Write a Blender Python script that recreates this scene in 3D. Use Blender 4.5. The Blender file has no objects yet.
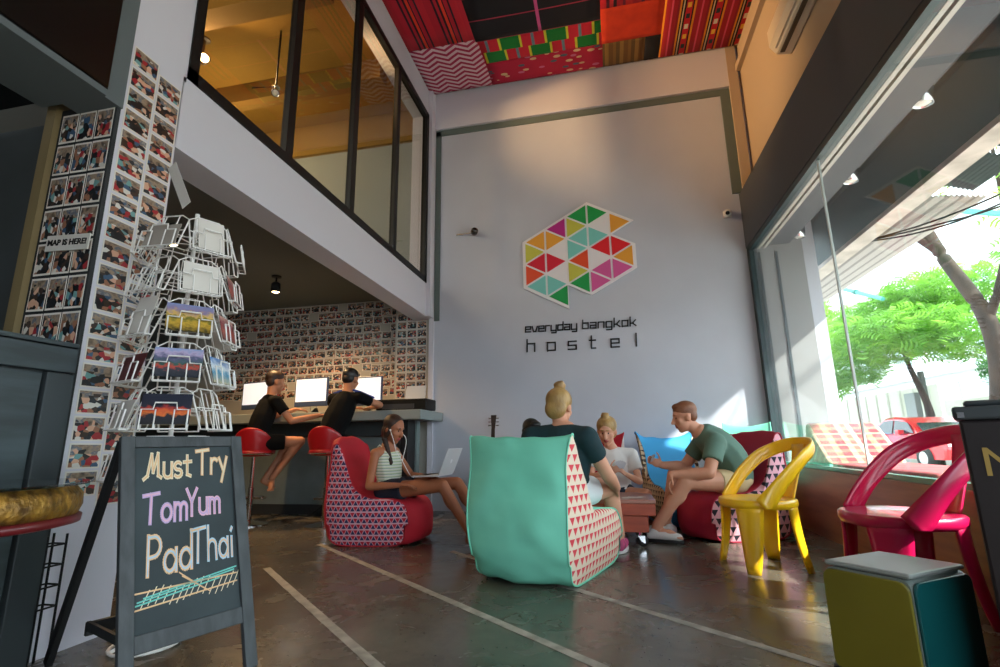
import bpy, bmesh, math, random
from mathutils import Vector, Matrix, noise
random.seed(7)
SC = bpy.context.scene
COL = SC.collection
V = Vector

# ------------------------------------------------------------------ camera
def rig():
    y, p, r = math.radians(-11.949), math.radians(12.315), math.radians(-.888)
    f = V((math.sin(y)*math.cos(p), math.cos(y)*math.cos(p), math.sin(p)))
    r0 = V((math.cos(y), -math.sin(y), 0)); u0 = r0.cross(f)
    rr = math.cos(r)*r0 + math.sin(r)*u0
    uu = -math.sin(r)*r0 + math.cos(r)*u0
    m = Matrix.Identity(4)
    for i in range(3):
        m[i][0], m[i][1], m[i][2] = rr[i], uu[i], -f[i]
    m[2][3] = .85
    return m
cam_d = bpy.data.cameras.new('camera'); cam = bpy.data.objects.new('camera', cam_d)
COL.objects.link(cam); cam.matrix_world = rig()
cam_d.sensor_width = 36; cam_d.lens = 499.4/1000*36; cam_d.clip_start = .02; cam_d.clip_end = 300
SC.camera = cam

# ------------------------------------------------------------------ world, sun, exposure
SC.view_settings.view_transform = 'Standard'; SC.view_settings.look = 'None'
SC.view_settings.gamma = 1; SC.view_settings.use_curve_mapping = False
SC.view_settings.exposure = 1.52
w = bpy.data.worlds.new('world'); SC.world = w; w.use_nodes = True
wn = w.node_tree; bg = wn.nodes['Background']
tc = wn.nodes.new('ShaderNodeTexCoord'); sp = wn.nodes.new('ShaderNodeSeparateXYZ')
rp = wn.nodes.new('ShaderNodeValToRGB')
wn.links.new(tc.outputs['Generated'], sp.inputs[0]); wn.links.new(sp.outputs['Z'], rp.inputs[0])
rp.color_ramp.elements[0].color = (.30, .32, .33, 1); rp.color_ramp.elements[0].position = .0
rp.color_ramp.elements[1].color = (.80, .91, 1.0, 1); rp.color_ramp.elements[1].position = .12
wn.links.new(rp.outputs[0], bg.inputs['Color']); bg.inputs['Strength'].default_value = 2.4
sun_d = bpy.data.lights.new('sun', 'SUN'); sun = bpy.data.objects.new('sun', sun_d); COL.objects.link(sun)
sun.rotation_euler = V((-1, .5, -.8)).to_track_quat('-Z', 'Y').to_euler()
sun_d.energy = 5.5; sun_d.angle = math.radians(1.2); sun_d.color = (1, .95, .88)
SC.cycles.max_bounces = 7; SC.cycles.diffuse_bounces = 4; SC.cycles.transparent_max_bounces = 16
SC.cycles.sample_clamp_indirect = 6; SC.cycles.caustics_reflective = False; SC.cycles.caustics_refractive = False

# ------------------------------------------------------------------ materials
def lin(h):
    h = h.lstrip('#'); o = []
    for i in (0, 2, 4):
        c = int(h[i:i+2], 16)/255
        o.append(c/12.92 if c <= .04045 else ((c+.055)/1.055)**2.4)
    return (*o, 1)
def P(name, col, rough=.6, metal=0, col2=None, scale=6, detail=4, bump=0, bscale=60, emit=0, spec=.5, stretch=None, sheen=0, coat=0):
    m = bpy.data.materials.new(name); m.use_nodes = True; nt = m.node_tree
    b = nt.nodes['Principled BSDF']
    b.inputs['Base Color'].default_value = lin(col); b.inputs['Roughness'].default_value = rough
    b.inputs['Metallic'].default_value = metal; b.inputs['Specular IOR Level'].default_value = spec
    if sheen: b.inputs['Sheen Weight'].default_value = sheen
    if coat: b.inputs['Coat Weight'].default_value = coat
    if emit:
        b.inputs['Emission Color'].default_value = lin(col); b.inputs['Emission Strength'].default_value = emit
    if col2 or bump:
        t = nt.nodes.new('ShaderNodeTexCoord'); mp = nt.nodes.new('ShaderNodeMapping')
        nt.links.new(t.outputs['Object'], mp.inputs[0])
        if stretch: mp.inputs['Scale'].default_value = stretch
    if col2:
        n = nt.nodes.new('ShaderNodeTexNoise'); n.inputs['Scale'].default_value = scale; n.inputs['Detail'].default_value = detail
        r = nt.nodes.new('ShaderNodeValToRGB')
        r.color_ramp.elements[0].position = .35; r.color_ramp.elements[0].color = lin(col)
        r.color_ramp.elements[1].position = .65; r.color_ramp.elements[1].color = lin(col2)
        nt.links.new(mp.outputs[0], n.inputs['Vector']); nt.links.new(n.outputs['Fac'], r.inputs[0]); nt.links.new(r.outputs[0], b.inputs['Base Color'])
    if bump:
        n2 = nt.nodes.new('ShaderNodeTexNoise'); n2.inputs['Scale'].default_value = bscale; n2.inputs['Detail'].default_value = 3
        bp = nt.nodes.new('ShaderNodeBump'); bp.inputs['Strength'].default_value = bump; bp.inputs['Distance'].default_value = .01
        nt.links.new(mp.outputs[0], n2.inputs['Vector']); nt.links.new(n2.outputs['Fac'], bp.inputs['Height']); nt.links.new(bp.outputs[0], b.inputs['Normal'])
    return m

class NT:
    """small node-graph writer"""
    def __init__(s, name, rough=.7):
        s.m = bpy.data.materials.new(name); s.m.use_nodes = True; s.t = s.m.node_tree
        s.b = s.t.nodes['Principled BSDF']; s.b.inputs['Roughness'].default_value = rough
    def n(s, typ, **k):
        x = s.t.nodes.new(typ)
        for a, v in k.items(): setattr(x, a, v)
        return x
    def l(s, a, b): s.t.links.new(a, b)
    def put(s, sock, v):
        if isinstance(v, (int, float)): sock.default_value = v
        elif isinstance(v, tuple): sock.default_value = v
        else: s.l(v, sock)
    def math(s, op, a, b=0.0, c=None):
        x = s.n('ShaderNodeMath', operation=op); s.put(x.inputs[0], a); s.put(x.inputs[1], b)
        if c is not None: s.put(x.inputs[2], c)
        return x.outputs[0]
    def mix(s, f, a, b):
        x = s.n('ShaderNodeMix', data_type='RGBA'); s.put(x.inputs[0], f); s.put(x.inputs[6], a); s.put(x.inputs[7], b); return x.outputs[2]
    def uv(s):
        t = s.n('ShaderNodeTexCoord'); p = s.n('ShaderNodeSeparateXYZ'); s.l(t.outputs['UV'], p.inputs[0]); return p.outputs[0], p.outputs[1]
    def obj(s):
        t = s.n('ShaderNodeTexCoord'); p = s.n('ShaderNodeSeparateXYZ'); s.l(t.outputs['Object'], p.inputs[0]); return p.outputs[0], p.outputs[1], p.outputs[2]
    def out(s, c): s.put(s.b.inputs['Base Color'], c); return s.m
    def ramp(s, f, stops, const=True):
        r = s.n('ShaderNodeValToRGB'); r.color_ramp.interpolation = 'CONSTANT' if const else 'LINEAR'
        e = r.color_ramp.elements
        while len(e) < len(stops): e.new(.5)
        for i, (p, c) in enumerate(stops): e[i].position = p; e[i].color = lin(c)
        s.l(f, r.inputs[0]); return r.outputs[0]

def tri_mat(name, base, c1, c2=None, pu=.05, pv=.045, fill=.42):
    k = NT(name, .85); u, v = k.uv()
    fv = k.math('DIVIDE', v, pv); row = k.math('FLOOR', fv); fr = k.math('SUBTRACT', fv, row)
    sh = k.math('MULTIPLY', row, .5)
    fu = k.math('ADD', k.math('DIVIDE', u, pu), sh); cu = k.math('FLOOR', fu); fx = k.math('ABSOLUTE', k.math('SUBTRACT', k.math('SUBTRACT', fu, cu), .5))
    wdt = k.math('MULTIPLY', k.math('SUBTRACT', fr, .12), fill)
    a = k.math('MULTIPLY', k.math('LESS_THAN', fx, wdt), k.math('LESS_THAN', fr, .88))
    colr = lin(c1)
    c = k.mix(a, lin(base), colr)
    if c2:  # second, downward triangles between
        fx2 = k.math('SUBTRACT', .5, fx)
        w2 = k.math('MULTIPLY', k.math('SUBTRACT', .88, fr), fill)
        a2 = k.math('MULTIPLY', k.math('LESS_THAN', fx2, w2), k.math('GREATER_THAN', fr, .12))
        c = k.mix(a2, c, lin(c2))
    return k.out(c)

# ------------------------------------------------------------------ object helpers
def tag(o, label=None, cat=None, group=None, kind=None):
    if label: o['label'] = label
    if cat: o['category'] = cat
    if group: o['group'] = group
    if kind: o['kind'] = kind
    return o
def thing(name, label, cat, loc=(0, 0, 0), rz=0, group=None):
    o = bpy.data.objects.new(name, None); o.empty_display_size = .1; COL.objects.link(o)
    o.location = loc; o.rotation_euler = (0, 0, rz)
    return tag(o, label, cat, group)
def copy_tree(o, parent=None):
    c = o.copy(); COL.objects.link(c); c.parent = parent
    for ch in list(o.children): copy_tree(ch, c)
    return c
class MB:
    """collects shapes (world or local coordinates) and links them as one mesh object"""
    def __init__(s): s.v = []; s.f = []; s.mi = []; s.uv = {}; s.cur = 0
    def add(s, vs, fs):
        o = len(s.v); s.v += [V(p) for p in vs]; s.f += [tuple(i+o for i in f) for f in fs]; s.mi += [s.cur]*len(fs); return s
    def box(s, a, b, m=None):
        x0, y0, z0 = a; x1, y1, z1 = b
        vs = [V((x, y, z)) for x in (x0, x1) for y in (y0, y1) for z in (z0, z1)]
        if m: vs = [m @ p for p in vs]
        return s.add(vs, [(0, 1, 3, 2), (4, 6, 7, 5), (0, 4, 5, 1), (2, 3, 7, 6), (0, 2, 6, 4), (1, 5, 7, 3)])
    def prism(s, poly, dvec):
        """poly: list of 3d points, extruded by dvec"""
        n = len(poly); d = V(dvec)
        vs = [V(p) for p in poly] + [V(p)+d for p in poly]
        return s.add(vs, [tuple(range(n-1, -1, -1)), tuple(range(n, 2*n))] + [(i, (i+1) % n, n+(i+1) % n, n+i) for i in range(n)])
    def bar(s, p, q, w, h, up=(0, 0, 1)):
        p, q = V(p), V(q); d = (q-p); L = d.length
        if L < 1e-6: return s
        d.normalize(); up = V(up)
        if abs(d.dot(up)) > .98: up = V((0, 1, 0))
        a = d.cross(up).normalized(); b = a.cross(d)
        vs = [r + a*i*w/2 + b*j*h/2 for r in (p, q) for i, j in ((-1, -1), (1, -1), (1, 1), (-1, 1))]
        return s.add(vs, [(3, 2, 1, 0), (4, 5, 6, 7), (0, 1, 5, 4), (1, 2, 6, 5), (2, 3, 7, 6), (3, 0, 4, 7)])
    def tube(s, pts, r, n=8, closed=False, r2=None):
        pts = [V(p) for p in pts]; m = len(pts); rings = []
        for i, p in enumerate(pts):
            if closed: d = pts[(i+1) % m]-pts[i-1]
            else: d = pts[min(i+1, m-1)]-pts[max(i-1, 0)]
            d.normalize(); up = V((0, 0, 1)) if abs(d.z) < .9 else V((1, 0, 0))
            a = d.cross(up).normalized(); b = a.cross(d)
            rad = r if r2 is None else r+(r2-r)*i/(m-1)
            rings.append([p + (a*math.cos(t*2*math.pi/n)+b*math.sin(t*2*math.pi/n))*rad for t in range(n)])
        o = []; fs = []
        for rg in rings: o += rg
        for i in range(m if closed else m-1):
            j = (i+1) % m
            for t in range(n): fs.append((i*n+t, j*n+t, j*n+(t+1) % n, i*n+(t+1) % n))
        if not closed: fs += [tuple(range(n)), tuple(reversed(range((m-1)*n, m*n)))]
        return s.add(o, fs)
    def lathe(s, prof, c=(0, 0, 0), n=24, axis=None):
        """prof: (radius, height) list"""
        c = V(c); ax = V(axis).normalized() if axis else V((0, 0, 1))
        up = V((1, 0, 0)) if abs(ax.x) < .9 else V((0, 1, 0))
        a = ax.cross(up).normalized(); b = ax.cross(a)
        vs = [c + ax*h + (a*math.cos(t*2*math.pi/n)+b*math.sin(t*2*math.pi/n))*r for r, h in prof for t in range(n)]
        m = len(prof); fs = [(i*n+t, i*n+(t+1) % n, (i+1)*n+(t+1) % n, (i+1)*n+t) for i in range(m-1) for t in range(n)]
        fs += [tuple(reversed(range(n))), tuple(range((m-1)*n, m*n))]
        return s.add(vs, fs)
    def grid(s, pts, nu, nv):
        return s.add(pts, [(i*nv+j, i*nv+j+1, (i+1)*nv+j+1, (i+1)*nv+j) for i in range(nu-1) for j in range(nv-1)])
    def build(s, name, mat, parent=None, org=None, smooth=False, bevel=0, subd=0, solid=0, autos=False):
        me = bpy.data.meshes.new(name); o0 = V(org) if org is not None else V((0, 0, 0))
        me.from_pydata([p-o0 for p in s.v], [], s.f)
        ms = mat if isinstance(mat, (list, tuple)) else [mat]
        for m in ms: me.materials.append(m)
        if len(ms) > 1:
            me.polygons.foreach_set('material_index', s.mi)
        if s.uv:
            ul = me.uv_layers.new(name='UVMap')
            for lp in me.loops: ul.data[lp.index].uv = s.uv.get(lp.vertex_index, (0, 0))
        b = bmesh.new(); b.from_mesh(me); bmesh.ops.recalc_face_normals(b, faces=b.faces); b.to_mesh(me); b.free()
        if smooth: me.polygons.foreach_set('use_smooth', [True]*len(me.polygons))
        o = bpy.data.objects.new(name, me); COL.objects.link(o)
        if parent: o.parent = parent
        elif org is not None: o.location = o0
        if bevel:
            md = o.modifiers.new('bevel', 'BEVEL'); md.width = bevel; md.segments = 2; md.limit_method = 'ANGLE'; md.angle_limit = .6
        if solid:
            md = o.modifiers.new('solid', 'SOLIDIFY'); md.thickness = solid; md.offset = 0
        if subd:
            md = o.modifiers.new('sub', 'SUBSURF'); md.levels = subd; md.render_levels = subd
        return o
def struct(o): o['kind'] = 'structure'; return o
def rot(ax, ang, c=(0, 0, 0)): return Matrix.Translation(V(c)) @ Matrix.Rotation(ang, 4, ax) @ Matrix.Translation(-V(c))
def crom(pts, n=6, closed=False):
    """Catmull-Rom through points"""
    P_ = [V(p) for p in pts]; m = len(P_); out = []
    rng = range(m) if closed else range(m-1)
    for i in rng:
        p0 = P_[i-1] if (closed or i > 0) else P_[0]*2-P_[1]
        p1, p2 = P_[i], P_[(i+1) % m]
        p3 = P_[(i+2) % m] if (closed or i+2 < m) else P_[-1]*2-P_[-2]
        for k in range(n):
            t = k/n
            out.append(.5*((2*p1)+(p2-p0)*t+(2*p0-5*p1+4*p2-p3)*t*t+(3*p1-p0-3*p2+p3)*t**3))
    if not closed: out.append(P_[-1])
    return out

# stroke lettering -------------------------------------------------
SQ = {  # squared techno letters, x-height .62
 'e': [[(.6, 0), (0, 0), (0, .62), (.6, .62), (.6, .31), (0, .31)]], 'v': [[(0, .62), (.18, 0), (.42, 0), (.6, .62)]],
 'r': [[(0, 0), (0, .62), (.45, .62)]], 'y': [[(0, .62), (0, 0), (.6, 0)], [(.6, .62), (.6, -.28), (.1, -.28)]],
 'd': [[(.6, .95), (.6, 0), (0, 0), (0, .62), (.6, .62)]], 'a': [[(0, .62), (.6, .62), (.6, 0), (0, 0), (0, .31), (.6, .31)]],
 'b': [[(0, .95), (0, 0), (.6, 0), (.6, .62), (0, .62)]], 'n': [[(0, 0), (0, .62), (.6, .62), (.6, 0)]],
 'g': [[(.6, .62), (0, .62), (0, 0), (.6, 0)], [(.6, .62), (.6, -.28), (.05, -.28)]], 'k': [[(0, 0), (0, .95)], [(0, .28), (.25, .28), (.55, .62)], [(.25, .28), (.6, 0)]],
 'o': [[(0, 0), (.6, 0), (.6, .62), (0, .62), (0, -.04)]], 'h': [[(0, 0), (0, .95)], [(0, .62), (.6, .62), (.6, 0)]],
 's': [[(.6, .62), (0, .62), (0, .31), (.6, .31), (.6, 0), (0, 0)]], 't': [[(.15, .95), (.15, 0), (.45, 0)], [(0, .62), (.45, .62)]],
 'l': [[(.25, .95), (.25, 0)]]}
def arc(cx, cy, rx, ry, a0, a1, n=9): return [(cx+rx*math.cos(math.radians(a0+(a1-a0)*i/n)), cy+ry*math.sin(math.radians(a0+(a1-a0)*i/n))) for i in range(n+1)]
CH = {  # hand-drawn chalk letters
 'M': [[(-.1, -.02), (.08, .1), (.28, .95), (.38, .25), (.62, .98), (.66, .1), (.8, .02)]], 'u': [[(0, .58)]+arc(.22, .2, .22, .2, 180, 350)+[(.44, .58), (.44, 0)]],
 's': [arc(.2, .45, .19, .15, 40, 270)+arc(.2, .15, .2, .15, 90, -140)], 't': [[(.18, .85), (.18, .08), (.36, .02)], [(0, .6), (.4, .62)]],
 'T': [[(-.05, .92), (.65, .98)], [(.3, .95), (.27, 0)]], 'r': [[(0, 0), (.02, .58)], arc(.22, .36, .2, .22, 160, 50)], 'y': [[(0, .6), (.22, .12)], [(.46, .62), (.12, -.35)]],
 'o': [arc(.23, .28, .23, .28, 0, 360, 14)], 'm': [[(0, 0), (0, .58)], [(0, .35)]+arc(.15, .38, .14, .18, 150, 10)+[(.29, 0)], [(.29, .35)]+arc(.45, .38, .15, .18, 150, 10)+[(.6, 0)]],
 'Y': [[(0, .98), (.27, .5), (.27, 0)], [(.56, .98), (.27, .5)]], 'P': [[(.05, 0), (.05, .98)], [(.05, .95)]+arc(.25, .7, .26, .26, 80, -90)+[(.05, .42)]],
 'a': [arc(.22, .26, .22, .26, 30, 340, 12), [(.46, .56), (.46, 0)]], 'd': [arc(.22, .26, .22, .26, 30, 340, 12), [(.46, .98), (.46, 0)]],
 'h': [[(0, 0), (0, .98)], [(0, .32)]+arc(.2, .36, .2, .2, 150, 10)+[(.42, 0)]], 'i': [[(.06, 0), (.06, .55)], [(.04, .78), (.08, .84)]]}
def strokes(mb, font, text, fn, size, pen, adv, off=0.0, x0=0.0, y0=0.0, slant=0, space=.6, thick=None):
    """fn(x,y,d) maps sheet coordinates to 3-d; each stroke becomes a ribbon of width pen"""
    x = x0
    for ch in text:
        if ch == ' ': x += space*size; continue
        wmax = 0
        for st in font[ch]:
            pts = [V((x+(px+slant*py)*size, y0+py*size)) for px, py in st]
            wmax = max(wmax, max(px for px, py in st))
            for i in range(len(pts)-1):
                a, b = pts[i], pts[i+1]; d = b-a
                if d.length < 1e-6: continue
                d.normalize(); n = V((-d.y, d.x)); e = pen/2
                q = [a-d*e-n*e, b+d*e-n*e, b+d*e+n*e, a-d*e+n*e]
                if thick: mb.prism([fn(p.x, p.y, off) for p in q], V(fn(0, 0, off+thick))-V(fn(0, 0, off)))
                else: mb.add([fn(p.x, p.y, off+.00002*i) for p in q], [(0, 1, 2, 3)])
        x += (wmax+adv)*size
    return x
# ================================================================== materials of the place
wallm = P('wall_paint', '#bdc0cb', .75, col2='#c3c6d1', scale=1.3, bump=.05, bscale=25)
whitem = P('white_paint', '#d4d2dc', .7, bump=.04, bscale=20)
greym = P('grey_green_paint', '#5f6c68', .7)
darkm = P('charcoal_paint', '#2b2e30', .75)
darkwall = P('dark_grey_wall', '#3c4040', .8, col2='#43484a', scale=2)
tanm = P('tan_plaster', '#b8a48c', .75, bump=.04, bscale=20)
beamm = P('slate_paint', '#4a4e55', .7)
blackm = P('black_metal', '#0b0c0e', .5, spec=.3)
yellowm = P('ochre_paint', '#8f6c24', .9)
olivem = P('olive_trim_wood', '#8d7a55', .6, col2='#7c6a48', scale=3, stretch=(1, 1, .2))
chrome = P('chrome', '#d8dade', .15, metal=1)
whitemetal = P('white_coated_wire', '#e9e6e2', .35)
# floor: sealed concrete with worn patches
k = NT('sealed_concrete', .2)
t = k.n('ShaderNodeTexCoord'); n1 = k.n('ShaderNodeTexNoise'); n1.inputs['Scale'].default_value = 1.1; n1.inputs['Detail'].default_value = 8; n1.inputs['Roughness'].default_value = .7
n2 = k.n('ShaderNodeTexNoise'); n2.inputs['Scale'].default_value = 4; n2.inputs['Detail'].default_value = 6; n2.inputs['Distortion'].default_value = 1.2
n3 = k.n('ShaderNodeTexNoise'); n3.inputs['Scale'].default_value = 38; n3.inputs['Detail'].default_value = 4
for n_ in (n1, n2, n3): k.l(t.outputs['Object'], n_.inputs['Vector'])
base = k.ramp(n1.outputs['Fac'], [(.3, '#3c3731'), (.5, '#585248'), (.7, '#6f6a5d')], False)
wear = k.ramp(n2.outputs['Fac'], [(.45, '#000000'), (.62, '#1c1c1c'), (.68, '#8a8a8a')], False)
c = k.mix(k.math('MULTIPLY', wear, .55), base, lin('#9a9484'))
speck = k.math('MULTIPLY', k.math('GREATER_THAN', n3.outputs['Fac'], .66), .35)
k.out(k.mix(speck, c, lin('#2c2823')))
rr_ = k.math('MULTIPLY_ADD', n2.outputs['Fac'], .34, .08); k.put(k.b.inputs['Roughness'], rr_)
bp = k.n('ShaderNodeBump'); bp.inputs['Strength'].default_value = .12; bp.inputs['Distance'].default_value = .01
k.l(n1.outputs['Fac'], bp.inputs['Height']); k.l(bp.outputs[0], k.b.inputs['Normal'])
floorm = k.m
def glass_mat(name, tint=(1, 1, 1, 1), refl=1.0):
    m = bpy.data.materials.new(name); m.use_nodes = True; nt = m.node_tree; nt.nodes.remove(nt.nodes['Principled BSDF'])
    o = nt.nodes['Material Output']; tr = nt.nodes.new('ShaderNodeBsdfTransparent'); gl = nt.nodes.new('ShaderNodeBsdfGlossy')
    gl.inputs['Roughness'].default_value = .01; tr.inputs['Color'].default_value = tint
    ge = nt.nodes.new('ShaderNodeNewGeometry'); dt = nt.nodes.new('ShaderNodeVectorMath'); dt.operation = 'DOT_PRODUCT'
    nt.links.new(ge.outputs['Normal'], dt.inputs[0]); nt.links.new(ge.outputs['Incoming'], dt.inputs[1])
    ab = nt.nodes.new('ShaderNodeMath'); ab.operation = 'ABSOLUTE'; nt.links.new(dt.outputs['Value'], ab.inputs[0])
    om = nt.nodes.new('ShaderNodeMath'); om.operation = 'SUBTRACT'; om.inputs[0].default_value = 1; nt.links.new(ab.outputs[0], om.inputs[1])
    pw = nt.nodes.new('ShaderNodeMath'); pw.operation = 'POWER'; pw.inputs[1].default_value = 5; nt.links.new(om.outputs[0], pw.inputs[0])
    fr = nt.nodes.new('ShaderNodeMath'); fr.operation = 'MULTIPLY_ADD'; fr.inputs[1].default_value = .9; fr.inputs[2].default_value = .05; nt.links.new(pw.outputs[0], fr.inputs[0])
    mu = nt.nodes.new('ShaderNodeMath'); mu.operation = 'MULTIPLY'; mu.inputs[1].default_value = refl
    mx = nt.nodes.new('ShaderNodeMixShader')
    nt.links.new(fr.outputs[0], mu.inputs[0]); nt.links.new(mu.outputs[0], mx.inputs[0]); nt.links.new(tr.outputs[0], mx.inputs[1]); nt.links.new(gl.outputs[0], mx.inputs[2]); nt.links.new(mx.outputs[0], o.inputs[0])
    return m
glassm = glass_mat('window_glass', (.95, .98, .97, 1), 1.0)
mezzglass = glass_mat('interior_glass', (.8, .8, .77, 1), .7)
tealglass = P('glass_edge', '#6fa39b', .2)

XL, XR, YB, ZC = -2.37, 1.82, 6.45, 6.12
def sbox(name, a, b, m): o = MB(); o.box(a, b); return struct(o.build(name, m))
# ---------------- floor, ceiling, walls
sbox('floor', (-7, -3.2, -.12), (1.84, 7.0, 0), floorm)
sbox('wall_back', (-2.31, YB, 0), (2.6, YB+.2, 6.3), wallm)
# mezzanine front: fascia, post strips and head above the glazing
o = MB(); o.box((-2.62, 2.15, 2.56), (XL, 6.27, 3.03))
struct(o.build('trim_1', whitem))                                   # fascia of the mezzanine
o = MB(); o.box((-2.62, -.6, 5.66), (XL, 6.27, 6.3)); struct(o.build('trim_2', wallm))
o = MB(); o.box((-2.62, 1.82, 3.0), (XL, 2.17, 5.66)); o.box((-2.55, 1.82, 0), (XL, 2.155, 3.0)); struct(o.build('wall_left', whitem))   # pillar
o = MB(); o.box((-2.62, 6.27, 2.56), (-2.31, YB+.2, 6.3)); o.box((-2.37, 6.42, 0), (-2.30, YB+.2, 2.56)); struct(o.build('trim_3', whitem))
o = MB(); o.box((-2.30, YB-.02, 2.52), (-2.225, YB, 5.47)); o.box((-2.30, YB-.02, 5.40), (1.86, YB, 5.49)); o.box((1.74, YB-.02, 3.95), (1.86, YB, 5.40)); struct(o.build('trim_4', greym))
o = MB(); o.box((-2.37, YB-.05, 5.50), (1.9, YB, 6.12)); struct(o.build('trim_5', whitem))           # beam along the top of the back wall
o = MB(); o.box((1.86, YB-.06, 3.85), (1.98, YB, 6.2)); struct(o.build('trim_6', tanm))
sbox('wall_right', (2.02, -1, 3.9), (2.2, YB, 6.3), tanm)
o = MB(); o.box((1.96, -1, 5.7), (2.04, YB-.06, 5.8)); struct(o.build('trim_7', tanm))
sbox('trim_8', (XR, -1.2, 3.19), (2.3, YB, 3.93), beamm)                                             # deep beam above the shop window
sbox('ceiling', (-2.62, -1, ZC), (2.2, YB, ZC+.2), tanm)
# dark upper-left glazed box with grey underside
o = MB(); o.box((-3.2, -.6, 2.60), (-2.345, 1.72, 5.66)); struct(o.build('wall_left_upper', P('black_gloss_panel', '#0b0d0f', .25)))
o = MB(); o.box((-2.75, -.6, 2.565), (-2.345, 1.72, 2.61)); o.box((-2.62, 1.72, 2.565), (-2.36, 1.82, 5.66)); struct(o.build('trim_9', P('dusty_grey_paint', '#5e6668', .7)))
sbox('dark_void_fill', (-7, 1.83, 0), (-2.78, 1.95, 2.56), darkwall)  # solid dark sheet standing in for the unlit room behind the opening
o = MB(); o.box((-2.79, 1.77, 0), (-2.73, 1.95, 2.70)); struct(o.build('trim_10', olivem))
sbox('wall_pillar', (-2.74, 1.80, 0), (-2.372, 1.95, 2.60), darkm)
# unseen walls added behind and left of the camera to cut sky light (the street side stays open on the right)
sbox('wall_front_added', (-3.4, -3.2, 0), (.4, -3.0, 6.3), wallm)
sbox('wall_left_added', (-3.4, -3.2, 0), (-3.25, 1.85, 2.56), darkwall)
sbox('ceiling_near', (-3.4, -3.2, 6.12), (2.2, -1, 6.3), tanm)
sbox('wall_left_top', (-3.4, -3.2, 2.56), (-3.25, -.6, 6.3), wallm)
sbox('wall_header_added', (.4, -3.2, 3.2), (2.3, -3.0, 6.3), wallm)  # unseen header added so daylight enters only below it
sbox('wall_right_added', (2.02, -3.2, 3.2), (2.2, -1, 6.3), tanm)  # unseen upper wall, added to hold back high sky light
# cafe corner under the mezzanine
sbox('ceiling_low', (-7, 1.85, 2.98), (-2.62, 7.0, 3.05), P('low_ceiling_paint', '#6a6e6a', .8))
sbox('wall_cafe_back', (-7, 6.75, 0), (-2.36, 6.95, 3.0), P('cafe_wall', '#b4aea4', .8))
sbox('wall_cafe_left', (-7, 1.9, 0), (-6.85, 6.8, 3.0), darkwall)
o = MB(); o.box((-2.90, 6.5, 0), (-2.36, 6.75, 3.0)); struct(o.build('wall_cafe_column', P('cafe_column', '#bdb8ae', .75)))
o = MB(); o.box((-6.8, 6.0, 0), (-2.35, 6.1, 1.13)); struct(o.build('wall_counter_front', P('counter_front', '#7b8788', .7, col2='#6c7879', scale=3)))
sbox('baseboard_counter', (-6.8, 5.97, 0), (-2.36, 6.0, .12), darkm)
# mezzanine room behind the upper glazing
sbox('ceiling_mezzanine', (-7, -.6, 5.9), (-2.62, YB+.1, 6.0), yellowm)
sbox('wall_mezzanine_back', (-7, YB, 3.05), (-2.62, YB+.1, 5.4), P('mezzanine_grey', '#8f9690', .8))
o = MB(); o.box((-7, YB-.06, 5.38), (-2.62, YB+.1, 5.9)); struct(o.build('trim_11', yellowm))
sbox('wall_mezzanine_left', (-7, -.6, 3.05), (-6.9, YB, 5.9), yellowm)
o = MB(); o.box((-6.9, 3.9, 5.62), (-2.7, 4.15, 5.9)); o.box((-6.9, 5.3, 5.62), (-2.7, 5.5, 5.9)); struct(o.build('trim_12', P('ochre_beam', '#7a5a1e', .9)))
sbox('floor_mezzanine', (-6.9, -.6, 3.05), (-2.62, YB, 3.06), P('mezzanine_floor', '#5b4a35', .5))
# mezzanine glazing
w1 = thing('window_1', None, None, (XL, 2.17, 3.03)); w1['kind'] = 'structure'
o = MB(); o.box((XL-.06, 2.17, 3.03), (XL+.012, 6.28, 3.11)); o.box((XL-.06, 2.17, 5.58), (XL+.012, 6.28, 5.67)); o.box((XL-.06, 2.17, 3.03), (XL+.012, 2.24, 5.67)); o.box((XL-.06, 6.19, 3.03), (XL+.012, 6.28, 5.67))
o.build('window_frame', blackm, w1, w1.location)
for y in (3.16, 4.17, 5.2):
    o = MB(); o.box((XL-.05, y-.045, 3.05), (XL+.006, y+.045, 5.62)); o.build('mullion', blackm, w1, w1.location)
o = MB(); o.box((XL-.03, 2.2, 3.08), (XL-.024, 6.24, 5.62)); o.build('glass_pane', mezzglass, w1, w1.location)
# ---------------- big shop window on the right
w2 = thing('window_2', None, None, (XR, 3, 0)); w2['kind'] = 'structure'
tealframe = P('dark_teal_frame', '#27383c', .4)
o = MB(); o.box((XR+.005, -1, 3.13), (XR+.09, 6.42, 3.19)); o.box((XR+.005, 6.34, .58), (XR+.09, 6.44, 3.19)); o.build('window_frame', tealframe, w2, w2.location)
o = MB(); o.box((XR+.03, -1, .6), (XR+.038, 4.28, 3.14)); o.box((XR+.03, 4.29, .6), (XR+.038, 6.36, 3.14)); o.build('glass_pane', glassm, w2, w2.location)
o = MB(); o.box((XR+.026, 4.276, .6), (XR+.042, 4.294, 3.14)); o.build('glass_joint', P('silicone_joint', '#c9d2d0', .3), w2, w2.location)
o = MB(); o.box((XR-.005, -1, .572), (XR+.06, 6.4, .605)); o.build('window_sill', tealglass, w2, w2.location)
for xx in (1.93, 1.99):
    o = MB(); o.box((xx, -1, 3.15), (xx+.035, 6.4, 3.185)); o.build('window_rail', P('pale_aluminium', '#b9b4ad', .4), w2, w2.location)
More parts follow.
